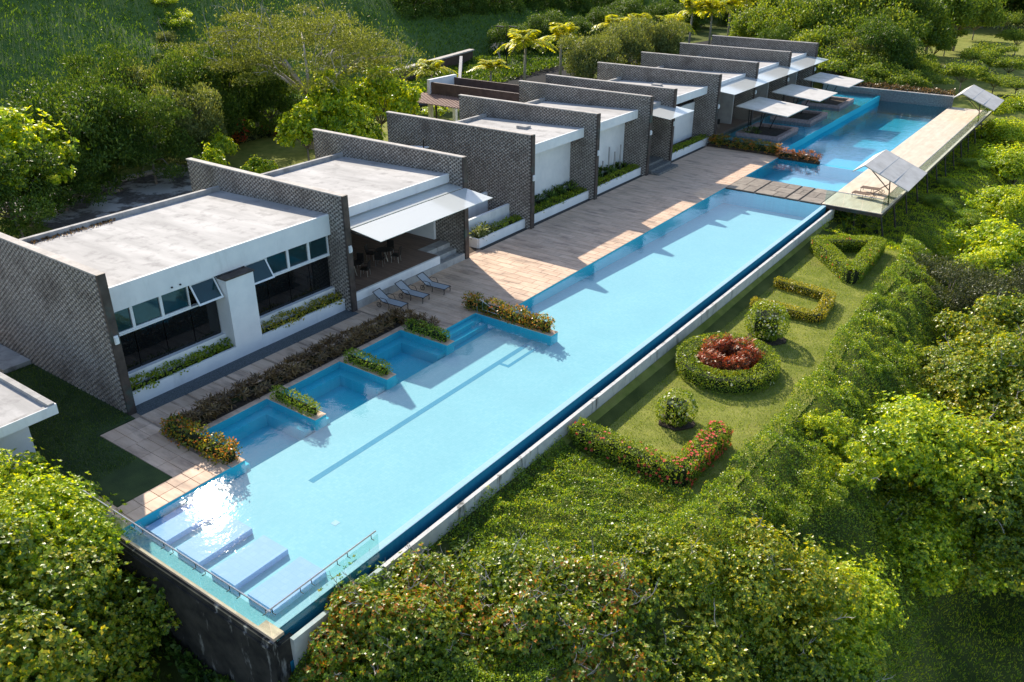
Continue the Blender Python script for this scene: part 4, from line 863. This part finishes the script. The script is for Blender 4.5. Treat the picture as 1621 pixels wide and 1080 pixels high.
def plant_tree(name, meshes, x, y, z, sc, label, group=None, rz=0.0, cat='tree', szz=None):
    r = empty(name, (x, y, z), label, cat, group, rz); r.scale = (sc, sc, szz or sc)
    link('crown', meshes[0], r); link('trunk', meshes[1], r)
    if meshes[2] is not None: link('bare_twigs', meshes[2], r)['kind'] = 'stuff'
    return r
def gz(x, y): return float(terrain(x, y))
# --- foreground big-leaved trees (seagrape like), crown centres placed from the slope they stand on
bigA = make_tree(101, (4.3, 4.3, 2.5), 70, 1.0, 165, .16, .108, L_bright, 6.0, .22, 6)  # bright leaf colour paints the sunlit tops of the left-hand trees
bigE = make_tree(105, (4.3, 4.3, 2.5), 60, 1.0, 150, .165, .112, L_big, 6.0, .22, 6)  # same tree in a darker leaf colour for the shaded lower crowns
bigB = make_tree(102, (3.6, 3.6, 1.9), 56, .9, 135, .17, .115, L_bigred, 4.2, .18, 6, twigs=60)
bigC = make_tree(103, (3.8, 3.8, 1.9), 60, .9, 165, .145, .095, L_big, 4.4, .18, 6, twigs=14)
bigD = make_tree(104, (3.4, 3.4, 1.8), 58, .85, 165, .14, .09, L_bright, 4.2, .18, 6)
def crown_at(name, meshes, x, y, zc, th, sc, label, group, rz, szz=None):
    g = gz(x, y)-.2; 
    return plant_tree(name, meshes, x, y, zc-th*(szz or sc), sc, label, group, rz, 'tree', szz)
leftg = 'dense big leaved trees beside the near pool corner'
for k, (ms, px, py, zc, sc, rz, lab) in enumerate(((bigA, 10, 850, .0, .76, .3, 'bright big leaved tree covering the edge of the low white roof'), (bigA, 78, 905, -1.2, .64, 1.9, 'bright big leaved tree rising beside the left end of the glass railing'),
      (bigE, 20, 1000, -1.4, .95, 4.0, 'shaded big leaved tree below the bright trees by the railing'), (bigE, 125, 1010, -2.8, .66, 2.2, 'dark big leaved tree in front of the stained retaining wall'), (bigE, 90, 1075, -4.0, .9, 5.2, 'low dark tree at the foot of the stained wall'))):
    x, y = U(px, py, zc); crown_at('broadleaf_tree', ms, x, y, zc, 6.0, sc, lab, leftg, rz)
fg = 'broad leaved trees on the slope below the pool'
for k, (ms, th, px, py, zc, sc, rz, lab) in enumerate(((bigB, 4.2, 640, 990, -1.2, .72, .4, 'rusty tinged tree with bare twigs hiding the end of the catch wall'), (bigB, 4.2, 790, 965, -1.4, .74, 2.5, 'twiggy tree next to the catch wall creepers'),
      (bigB, 4.2, 910, 975, -2.1, .78, 3.6, 'rust spotted tree between twiggy tree and glossy trees'), (bigC, 4.4, 1050, 915, -2.4, .8, 1.0, 'green glossy tree below the L shaped flower hedge'), (bigC, 4.4, 1185, 935, -2.9, .8, 3.2, 'green glossy tree farther down the slope from the flower hedge'),
      (bigD, 4.2, 1320, 960, -4.2, .8, 5.0, 'bright tree at the lower end of the creeper bank'), (bigB, 4.2, 600, 1085, -2.6, .8, 4.4, 'twiggy tree low on the slope below the catch wall'), (bigB, 4.2, 890, 1085, -3.2, .8, 1.6, 'rusty tree with pale bare twigs low on the slope'),
      (bigC, 4.4, 1060, 1060, -3.8, .85, 2.0, 'shaded glossy tree low on the slope'), (bigC, 4.4, 1230, 1060, -5.4, .85, .6, 'dark glossy tree at the foot of the slope'))):
    x, y = U(px, py, zc); crown_at('broadleaf_tree', ms, x, y, zc, th, sc, lab, fg, rz)
# --- right slope
rg = 'trees on the right hand slope'
bush_grey = make_tree(110, (3.6, 3.6, 1.7), 46, .9, 400, .16, .05, L_grey, 2.6, .14, fine=True)
bush_lush = make_tree(111, (1.7, 1.7, .8), 30, .45, 420, .10, .065, L_lush, 1.0, .08, fine=True, low=-.1)
bush_mix = make_tree(113, (2.0, 2.0, 1.2), 30, .5, 60, .16, .07, L_bright, 1.2, .08, 6, low=-.1, twigs=8)
bush_yell = make_tree(112, (2.8, 2.8, 1.6), 36, .8, 120, .17, .12, L_bright, 2.8, .14, 5)
for k, (ms, th, px, py, zc, s, rz, lab) in enumerate(((bigD, 4.2, 1455, 715, -3.4, 1.12, .3, 'bright broad tree beside the creeper bank'), (bigC, 4.4, 1555, 745, -4.6, 1.1, 1.3, 'broad glossy tree next to the bright tree on the right slope'),
     (bigC, 4.4, 1560, 610, -3.6, 1.0, 2.3, 'broad tree below the grey leaved shrub'), (bigD, 4.2, 1450, 860, -6.2, .95, 3.3, 'low tree at the bottom of the creeper bank'), (bigC, 4.4, 1605, 540, -3.4, .95, 4.4, 'broad tree right of the grey leaved shrub'),
     (bush_grey, 2.6, 1500, 462, -2.7, 1.05, .5, 'large grey green shrub with fine silvery leaves'), (bush_grey, 2.6, 1590, 470, -3.2, .9, 2.5, 'second grey green shrub beside the yellow bush'),
     (bush_yell, 2.8, 1590, 405, -2.6, 1.1, .2, 'yellow green bush at the edge of the slope'), (bush_yell, 2.8, 1560, 430, -2.8, .8, 2.2, 'small yellow orange bush below the larger one'),
     (bigC, 4.4, 1560, 850, -6.4, .95, 1.7, 'glossy tree at the foot of the slope beside the rough grass'), (bigC, 4.4, 1470, 610, -4.2, .7, 2.9, 'smaller glossy tree between grey shrub and bright tree'), (bigC, 4.4, 1395, 800, -5.4, .7, 4.1, 'smaller glossy tree at the lower edge of the creeper bank'),
     (bigD, 4.2, 1600, 330, -3.0, .95, 1.1, 'tree beyond the yellow bush'), (bigD, 4.2, 1612, 265, -2.6, 1.0, 2.7, 'tree on the slope opposite the timber deck'), (bigD, 4.2, 1590, 215, -2.2, .95, .9, 'tree below the far folded sunshade'),
     (bigD, 4.2, 1610, 175, -1.4, .9, 3.9, 'tree right of the far folded sunshade'), (bigC, 4.4, 1605, 680, -5.2, 1.0, 5.9, 'shaded tree low on the right slope'))):
    x, y = U(px, py, zc); crown_at('slope_tree', ms, x, y, zc, th, s, lab, rg, rz)
rng0 = random.Random(8)
for k, (px, py) in enumerate(((1425, 570), (1400, 640), (1360, 700), (1330, 760), (1290, 800), (1240, 830), (1440, 640), (1410, 520), (1350, 640), (1300, 690), (1385, 590), (1440, 700))):
    x, y = ground_hit(px, py); s = rng0.uniform(.4, .8)
    plant_tree('shrub', bush_lush if k % 3 else bush_mix, x, y, gz(x, y)-.3, s, 'lush fine leaved shrub on the creeper bank beside the lawn' if k % 3 else 'bright broader leaved shrub among the bank creepers', 'shrubs on the creeper bank', rng0.random()*6, 'shrub', s)
for (px, py) in ((1500, 300), (1540, 270), (1480, 330), (1560, 320), (1530, 360)):
    x, y = ground_hit(px, py); s = rng0.uniform(.7, 1.1)
    plant_tree('shrub', bush_lush, x, y, gz(x, y)-.1, s, 'rough green shrub on the slope below the timber deck', 'shrubs below the deck', rng0.random()*6, 'shrub', s*.7)
# --- back of the buildings
bright = make_tree(120, (3.6, 3.6, 2.3), 34, 1.05, 75, .30, .22, L_bright, 4.2, .18, 6)
small = make_tree(121, (2.0, 2.0, 1.3), 18, .75, 75, .26, .18, L_bright, 2.2, .1, 6)
dark = make_tree(122, (4.2, 4.2, 3.2), 46, 1.25, 430, .28, .13, L_dark, 3.4, .2, fine=True, low=-.9)
feather = make_tree(123, (4.4, 4.4, 3.0), 52, 1.2, 430, .26, .07, L_dark, 3.2, .16, fine=True, squash=.4, low=-.9)
pale = make_tree(124, (3.4, 3.4, 2.7), 44, .95, 360, .24, .10, L_pale, 2.8, .15, fine=True, low=-.9)
forest = make_tree(125, (5.2, 5.2, 3.0), 44, 1.5, 420, .34, .20, L_forest, 4.6, .25, fine=True)
forest2 = make_tree(126, (4.4, 4.4, 2.2), 40, 1.2, 420, .30, .18, L_forest, 4.0, .22, fine=True)
acacia = make_tree(127, (10.0, 10.0, 3.4), 130, 1.5, 270, .26, .075, L_acacia, 7.4, .42, fine=True, squash=.25, low=-.32, bark=M_twig, inner=.3, twigs=60)
umb = make_tree(128, (3.2, 3.2, 1.2), 26, .9, 300, .26, .16, L_forest, 3.2, .12, fine=True, squash=.5, low=-.05)
def tree_px(name, ms, th, px, py, zc, s, lab, group=None, rz=0., cat='tree'):
    x, y = U(px, py, zc); g = gz(x, y); s2 = max(.35*s, (zc-g)/th) if zc-g > 0 else s
    return plant_tree(name, ms, x, y, g, s, lab, group, rz, cat, min(max(s2, .6*s), 1.5*s))
tree_px('spreading_tree', acacia, 7.4, 478, 98, 8.2, 1.0, 'wide flat topped tree with pale trunk below the hill', None, .4)
for (px, py, zc, s, rz, lab) in ((522, 180, 4.4, .8, .2, 'bright green tree behind the patio roof'), (600, 170, 4.2, .85, 1.4, 'bright green tree beside the pergola drive'), (560, 215, 3.2, .62, 2.7, 'lower bright green tree against the block screen wall'), (485, 215, 3.0, .58, 4.0, 'bright green tree over the back lawn')):
    tree_px('bright_tree', bright, 4.2, px, py, zc, s, lab, 'bright green trees behind the bays', rz)
for (px, py, zc, s, rz, lab) in ((350, 225, 2.8, .62, .2, 'small bright green tree by the drive'), (335, 258, 2.2, .6, 1.5, 'small bright green tree touching the screen wall end'), (405, 266, 1.2, .6, 2.5, 'low bright shrub behind the patio roof'), (690, 178, .8, .7, 1., 'low yellow green shrub under the pergola')):
    tree_px('small_tree', small, 2.2, px, py, zc, s, lab, 'small bright trees behind the bays', rz)
for (px, py, zc, s, rz, lab) in ((25, 262, 4.5, 1.0, 0, 'broad leaved tree on the lawn by the gravel drive'),):
    tree_px('lawn_tree', bright, 4.2, px, py, zc, s, lab, None, rz)
    tree_px('lawn_tree', dark, 3.4, 20, 318, 3.0, .8, 'darker tree standing on the lawn by the gravel drive', None, 1.0)
dg = 'dark trees at the foot of the hill'
for k, (ms, th, px, py, zc, s, rz, lab) in enumerate(((feather, 3.2, 175, 160, 5.5, 1.0, .4, 'dark feathery tree above the gravel drive'), (feather, 3.2, 165, 215, 4.2, 1.0, 2.1, 'dark feathery tree overhanging the kerb'), (feather, 3.2, 235, 225, 3.6, .8, 3.0, 'dark feathery tree beside the pale shoots'),
      (pale, 2.8, 240, 160, 5.2, 1.0, .7, 'pale tree with upright shoots'), (pale, 2.8, 290, 205, 3.6, .9, 2.9, 'pale silvery tree behind the small bright trees'), (dark, 3.4, 355, 160, 4.2, .8, .3, 'dark bush below the flat topped tree'), (dark, 3.4, 430, 165, 3.2, .6, 1.3, 'dark bush under the flat topped tree trunk'),
      (dark, 3.4, 320, 185, 3.2, .7, 4.4, 'dark bush between pale tree and flat topped tree'), (dark, 3.4, 100, 235, 4.0, 1.0, 5.4, 'dark tree in the shade behind the lawn tree'), (dark, 3.4, 95, 290, 2.2, .7, 3.1, 'dark low tree at the end of the kerb'), (dark, 3.4, 280, 110, 8.0, .8, 1.0, 'dark leafy tree on the hillside above the pale tree'), (forest2, 4.0, 400, 140, 4.4, .9, 0.9, 'leafy tree in front of the hill behind the trunk'))):
    tree_px('hillside_tree', ms, th, px, py, zc, s, lab, dg, rz)
for k, (ms, px, py, sc, lab) in enumerate(((forest2, 292, 118, .5, 'sunlit tree at the bottom of the hill behind the pale tree'), (pale, 268, 72, .36, 'pale sunlit shrub partway up the hill'), (bush_mix, 283, 48, .9, 'small leafy shrub higher up the hill'), (bush_mix, 262, 12, .8, 'small leafy shrub near the top of the hill'), (bush_mix, 290, 30, .6, 'smallest leafy shrub on the hill'))):
    x, y = ground_hit(px, py); plant_tree('hillside_tree', ms, x, y, gz(x, y)-.4, sc, lab, dg, k*1.2)
for k, (px, py, zc, s, lab) in enumerate(((940, 105, 3.6, 1.0, 'pale bush at the back of the white bays'), (985, 85, 4.0, 1.1, 'pale bush between road and screen walls'), (1035, 80, 4.0, 1.0, 'pale bush near the palm row'), (1050, 90, 3.2, .8, 'small pale bush touching the screen walls'))):
    tree_px('pale_bush', pale, 2.8, px, py, zc, s, lab, 'pale bushes behind the bays', k*1.3, 'bush')
wood = 'trees beyond the far end of the pools'
for k, (ms, th, px, py, zc, s) in enumerate(((forest, 4.6, 1215, 55, 4.5, .9), (forest, 4.6, 1285, 45, 5.5, 1.1), (forest, 4.6, 1345, 30, 6.5, 1.3), (forest2, 4.0, 1300, 78, 4.0, 1.0), (forest2, 4.0, 1350, 70, 4.2, 1.1), (forest, 4.6, 1400, 60, 4.5, 1.0), (dark, 3.4, 1390, 90, 3.4, 1.0), (dark, 3.4, 1420, 50, 5.0, 1.1), (forest2, 4.0, 1330, 105, 2.6, .9), (pale, 2.8, 1335, 100, 2.6, 1.1), (forest2, 4.0, 1440, 45, 5.0, 1.2),
      (forest, 4.6, 1480, 18, 6.5, 1.2), (forest2, 4.0, 1250, 30, 6.0, 1.1), (dark, 3.4, 1230, 85, 3.0, .7), (forest2, 4.0, 1385, 122, 1.8, .8), (forest2, 4.0, 1420, 130, 1.4, .7), (forest2, 4.0, 1460, 128, 1.2, .6), (forest, 4.6, 1520, 28, 5.0, 1.0))):
    tree_px('wood_tree', ms, th, px, py, zc, s, {id(forest): 'tall rounded tree in the wood beyond the far pool', id(forest2): 'lower spreading tree in the wood beyond the far pool', id(dark): 'dark green tree in the wood beyond the far pool', id(pale): 'pale green bush tree behind the last screen wall'}[id(ms)], wood, k*1.7)
for k, (px, py, zc, s) in enumerate(((1447, 100, 2.2, 1.0), (1480, 75, 2.4, 1.1), (1500, 60, 2.4, 1.0), (1525, 118, 2.0, 1.0), (1548, 95, 2.0, 1.0), (1572, 85, 2.0, 1.1), (1545, 38, 2.4, 1.3), (1590, 32, 2.4, 1.4), (1612, 62, 2.2, 1.0), (1600, 105, 1.6, 1.1), (1575, 130, 1.0, .9), (1610, 135, 1.0, 1.0), (1460, 112, 1.8, .8))):
    tree_px('orchard_tree', umb, 3.2, px, py, zc, s*.8, 'small spreading orchard tree on the sunny grass beyond the pools', 'orchard trees', k*2.1)
for k in range(26):                                                    # tall dark tree line closing the view
    x = -62+k*6.2+rng0.uniform(-2, 2); y = 222+rng0.uniform(-8, 10)-max(0, -x-10)*.25; s = rng0.uniform(1.5, 2.1)
    plant_tree('edge_tree', dark if k % 3 else forest, x, y, gz(x, y)-.3, s, 'tall dark tree in the tree line behind the orchard', 'tree line', k*1.1)
for k in range(12):
    x, y = ground_hit(650+k*32, 10+rng0.uniform(-6, 6)); s = rng0.uniform(.6, .9)
    plant_tree('ridge_bush', dark, x, y, gz(x, y)-3.2, s, 'dark bush along the upper edge of the grassy hill', 'ridge bushes', k*1.4, 'bush', .9)
for k in range(12):
    x, y = -60+k*1.2+rng0.uniform(-2, 2), 118+k*8.5; s = rng0.uniform(.7, 1.0)
    plant_tree('roadside_tree', dark, x, y, gz(x, y)-.3, s, 'dark tree along the far side of the access road', 'roadside trees', k*1.9)
# --- palms
def make_palm(seed, h, nf=16, fl=3.3):
    rng = np.random.default_rng(seed); V = []; m = MB(); rm = MB()
    m.tube([(0, 0, -.3), (.05, .03, h*.5), (.1, .06, h)], .17, 8, .11); m.tube([(.1, .06, h), (.1, .06, h+.7)], .12, 8, .07)
    for i in range(nf):
        a = i*2.4+rng.random()*.4; up_ = rng.random() < .5; el = rng.uniform(1.05, 1.45) if up_ else rng.uniform(.25, .95); hx, hy = math.cos(a), math.sin(a); s = np.linspace(0, 1, 26)
        L = fl*(.8+.3*rng.random()); r_ = L*(s*math.cos(el)+.12*s*s); z = L*(s*math.sin(el)-(.38 if up_ else .75)*s**2.6); P = np.stack([.1+hx*r_, .06+hy*r_, h+.6+z], 1)
        rm.tube([tuple(p) for p in P[::5]], .03, 3, .01, cap=False); T = unit(np.gradient(P, axis=0)); side = unit(np.cross(T, np.array([[0, 0, 1.]])))
        for sg in (-1, 1):
            n = len(P)-2; Tl = unit(side[2:]*sg+T[2:]*.55+np.array([0, 0, -.5])+.2*rnd_unit(rng, n)); ll = 1.0*np.sin(np.clip(s[2:], .08, .97)*math.pi)**.6+.12
            V.append(leaf_arrays(P[2:], Tl, np.tile([[0, 0, 1.]], (n, 1))+.3*rnd_unit(rng, n), ll, np.full(n, .17)))
    return quad_mesh('fronds', np.concatenate(V), L_palm, rng), m.mesh('trunk', M_palmbark, smooth=True), rm.mesh('frond_stems', MATS['bark'])
palmA = make_palm(201, 5.0); palmB = make_palm(202, 5.6, 18)
def palm(px, py, h, s, label, group='palms along the access road', ms=None, rz=0.):
    """px,py = where the crown sits in the photo; height fixes the distance"""
    x, y = U(px, py, h); r = empty('palm_tree', (x, y, gz(x, y)), label, 'palm', group, rz); mm = ms or palmA; hh = 5.6 if mm is palmA else 6.2; r.scale = (s, s, max(.3, (h-gz(x, y))/hh))
    link('fronds', mm[0], r); link('trunk', mm[1], r); link('frond_stems', mm[2], r); return r
palm(682, 112, 4.0, 1.0, 'short bushy palm beside the pergola end frame', None, palmB); palm(776, 108, 3.0, 1.1, 'golden palm behind the pergola', None, palmA, 1.0); palm(572, 112, 4.0, .9, 'palm at the edge of the flat topped tree', None, palmB, 2.)
for k, (px, py, h) in enumerate(((830, 70, 5.8), (888, 62, 5.8), (975, 42, 5.0), (1012, 42, 5.2), (1066, 40, 5.2), (1095, 18, 6.2), (1128, 16, 6.4), (1158, 10, 6.6), (1183, 6, 6.6), (1206, 2, 6.6), (1232, 0, 6.8))):
    palm(px, py, h, 1.3, ['palm right of the street lamp', 'second palm from the street lamp'][k] if k < 2 else 'feathery palm in the row along the access road', 'palms along the access road', palmA if k % 2 else palmB, k*1.3)
# bare tree by the lamp
rb = np.random.default_rng(77); m = MB(); x, y = U(792, 112, 0)
bt = empty('bare_tree', (x, y, 0), 'leafless pale grey tree between pergola and street lamp', 'tree')
def branch(p, d, L, r_, dep):
    q = p+d*L; m.tube([tuple(p), tuple(p.lerp(q, .5)+Vector(rb.normal(size=3))*L*.06), tuple(q)], r_, 5, r_*.6, cap=False)
    if dep:
        for i in range(3): branch(q, (d+Vector(rb.normal(size=3))*.5+Vector((0, 0, .15))).normalized(), L*.68, r_*.6, dep-1)
branch(Vector((x, y, -.2)), Vector((.05, 0, 1)), 1.7, .12, 4); m.build('branches', M_twig, bt)
# roadside hedge
hedge('roadside_hedge', [U(900, 108), U(1000, 78)], 1.6, 1.3, 0, 'dark clipped hedge along the access road below the palms', L_dark, seed=90, leaf=.3, dens=40, rough=.2)

# ================================================================== GROUND COVER (uncountable)
def cover(name, label, cat, n, fn, L, Wd, mat, seed, amp, freq, up=.3, inset=0.0):
    rng = np.random.default_rng(seed); X, Y = fn(rng, n); h = amp*np.maximum(0, fbm(X*freq, Y*freq, seed, 3)-.25)/.75; e = .15
    wp = lambda a, b_: (a+2.2*vnoise(a*.31, b_*.31, seed+21), b_+2.2*vnoise(a*.31, b_*.31, seed+33))
    H = lambda a, b_: terrain(a, b_)+amp*np.maximum(0, fbm(*[q_*freq for q_ in wp(a, b_)], seed, 4)-.25)/.75+(.55*min(1, amp)*vnoise(a*1.5, b_*1.5, seed+3)**2+.3*min(1, amp)*vnoise(a*3.7, b_*3.7, seed+5)**2 if amp > .4 and freq > .25 else 0)
    z = H(X, Y); Nn = unit(np.stack([-(H(X+e, Y)-z)/e, -(H(X, Y+e)-z)/e, np.ones(len(X))], 1))
    P = np.stack([X, Y, z-inset*rng.random(len(X))], 1); V = scatter_leaves(P, Nn, rng, L, Wd, up); o = link(name, quad_mesh(name, V, mat, rng)); tag(o, label, cat, kind='stuff'); return o
def bank(rng, n):
    Y = rng.uniform(22, 72, n); return lawn_edge(Y)+.1+np.abs(rng.random(n))**1.15*8.5, Y
cover('creeper_bank', 'lush green creepers covering the bank beside the garden lawn', 'ground cover', 210000, bank, .085, .058, L_lush, 301, 1.5, .33, .35, .25)
def strip(rng, n): Y = rng.uniform(11, 27.4, n); return rng.uniform(9.05, 16, n), Y
cover('creepers', 'bright low creepers between catch wall and flower hedge', 'ground cover', 70000, strip, .085, .06, L_lush, 302, .7, .5, .35, .15)
def low(rng, n): return rng.uniform(22, 33, n), rng.uniform(18, 62, n)
cover('rough_grass', 'rough grass and weeds at the foot of the slope', 'grass', 60000, low, .16, .032, L_bright, 303, .5, .3, .9, .1)
def under(rng, n): return rng.uniform(8.2, 22, n), rng.uniform(64, 118, n)
cover('deck_slope_grass', 'rough grass on the slope below the timber deck', 'grass', 90000, under, .16, .04, L_bright, 304, .6, .3, .8, .1)
def hill(rng, n): return rng.uniform(-150, -62, n), rng.uniform(30, 250, n)
cover('hill_grass', 'long dark grass covering the hillside', 'grass', 190000, hill, .5, .14, L_hill, 305, 1.6, .09, .7, .3)
def back(rng, n): return rng.uniform(-62, -46, n), rng.uniform(20, 130, n)
cover('hill_foot_scrub', 'low dark scrub along the foot of the hill', 'ground cover', 40000, back, .5, .22, L_dark, 306, 1.5, .2, .5, .3)
def frontl(rng, n): return rng.uniform(-8, 10, n), rng.uniform(0, 11.2, n)
cover('shade_undergrowth', 'dark undergrowth below the stained retaining wall', 'ground cover', 30000, frontl, .3, .16, L_dark, 307, .8, .3, .5, .2)
def lawn_t(rng, n): Y = rng.uniform(27, 66, n); return 9.05+rng.random(n)*(lawn_edge(Y)+.5-9.05), Y
cover('lawn_blades', 'short mown grass of the garden lawn', 'grass', 60000, lawn_t, .10, .02, L_hedge, 308, 0.0, .3, .9, -.04)
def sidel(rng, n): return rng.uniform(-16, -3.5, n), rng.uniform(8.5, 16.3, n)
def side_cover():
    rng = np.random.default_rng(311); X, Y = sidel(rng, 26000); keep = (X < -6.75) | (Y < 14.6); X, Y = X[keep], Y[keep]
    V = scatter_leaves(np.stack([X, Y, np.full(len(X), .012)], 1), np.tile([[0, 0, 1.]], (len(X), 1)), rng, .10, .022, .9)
    tag(link('side_lawn_blades', quad_mesh('side_lawn_blades', V, L_dark, rng)), 'short shaded grass beside the end wall', 'grass', kind='stuff')  # dark leaf colour carries the shade on this lawn
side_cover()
rng = np.random.default_rng(312); n_ = 420
P = np.stack([-17.85+.5*rng.random(n_)**2, 17.2+6.2*rng.random(n_), np.full(n_, 5.30)], 1); P[:, 2] += (P[:, 0]+17.9)*.0316
tag(link('roof_leaf_litter', quad_mesh('roof_leaf_litter', scatter_leaves(P, np.tile([[0, 0, 1.]], (n_, 1)), rng, .14, .09, .0, 1.2), L_brown, rng)), 'dry brown leaves gathered along the rear parapet of the windowed bay', 'leaves', kind='stuff')
for (px, py) in ((531, 828),):
    x, y = U(px, py, FM); bx(x-.13, x+.13, y-.13, y+.13, FM, FM+.008).build('drain_cover', M_lip, PL)
# tropical plants under the near end of the timber deck
for k, (px, py, s) in enumerate(((1325, 348, .9), (1345, 352, 1.0), (1365, 350, .8), (1385, 356, .9), (1340, 362, .7))):
    x, y = U(px, py, -1.6); g = gz(x, y)
    hedge('tropical_plant', [(x, y), (x+.3, y+.2)], .5, 1.0*s, g, 'arching tropical plant under the near end of the timber deck', L_pale if k % 2 else L_dark, 'plant', 'tropical plants under the deck', seed=400+k, leaf=.42, dens=22, spiky=True, rough=.3)
print('objects', len(bpy.data.objects), 'tris', sum(len(m.polygons)*2 for m in bpy.data.meshes))
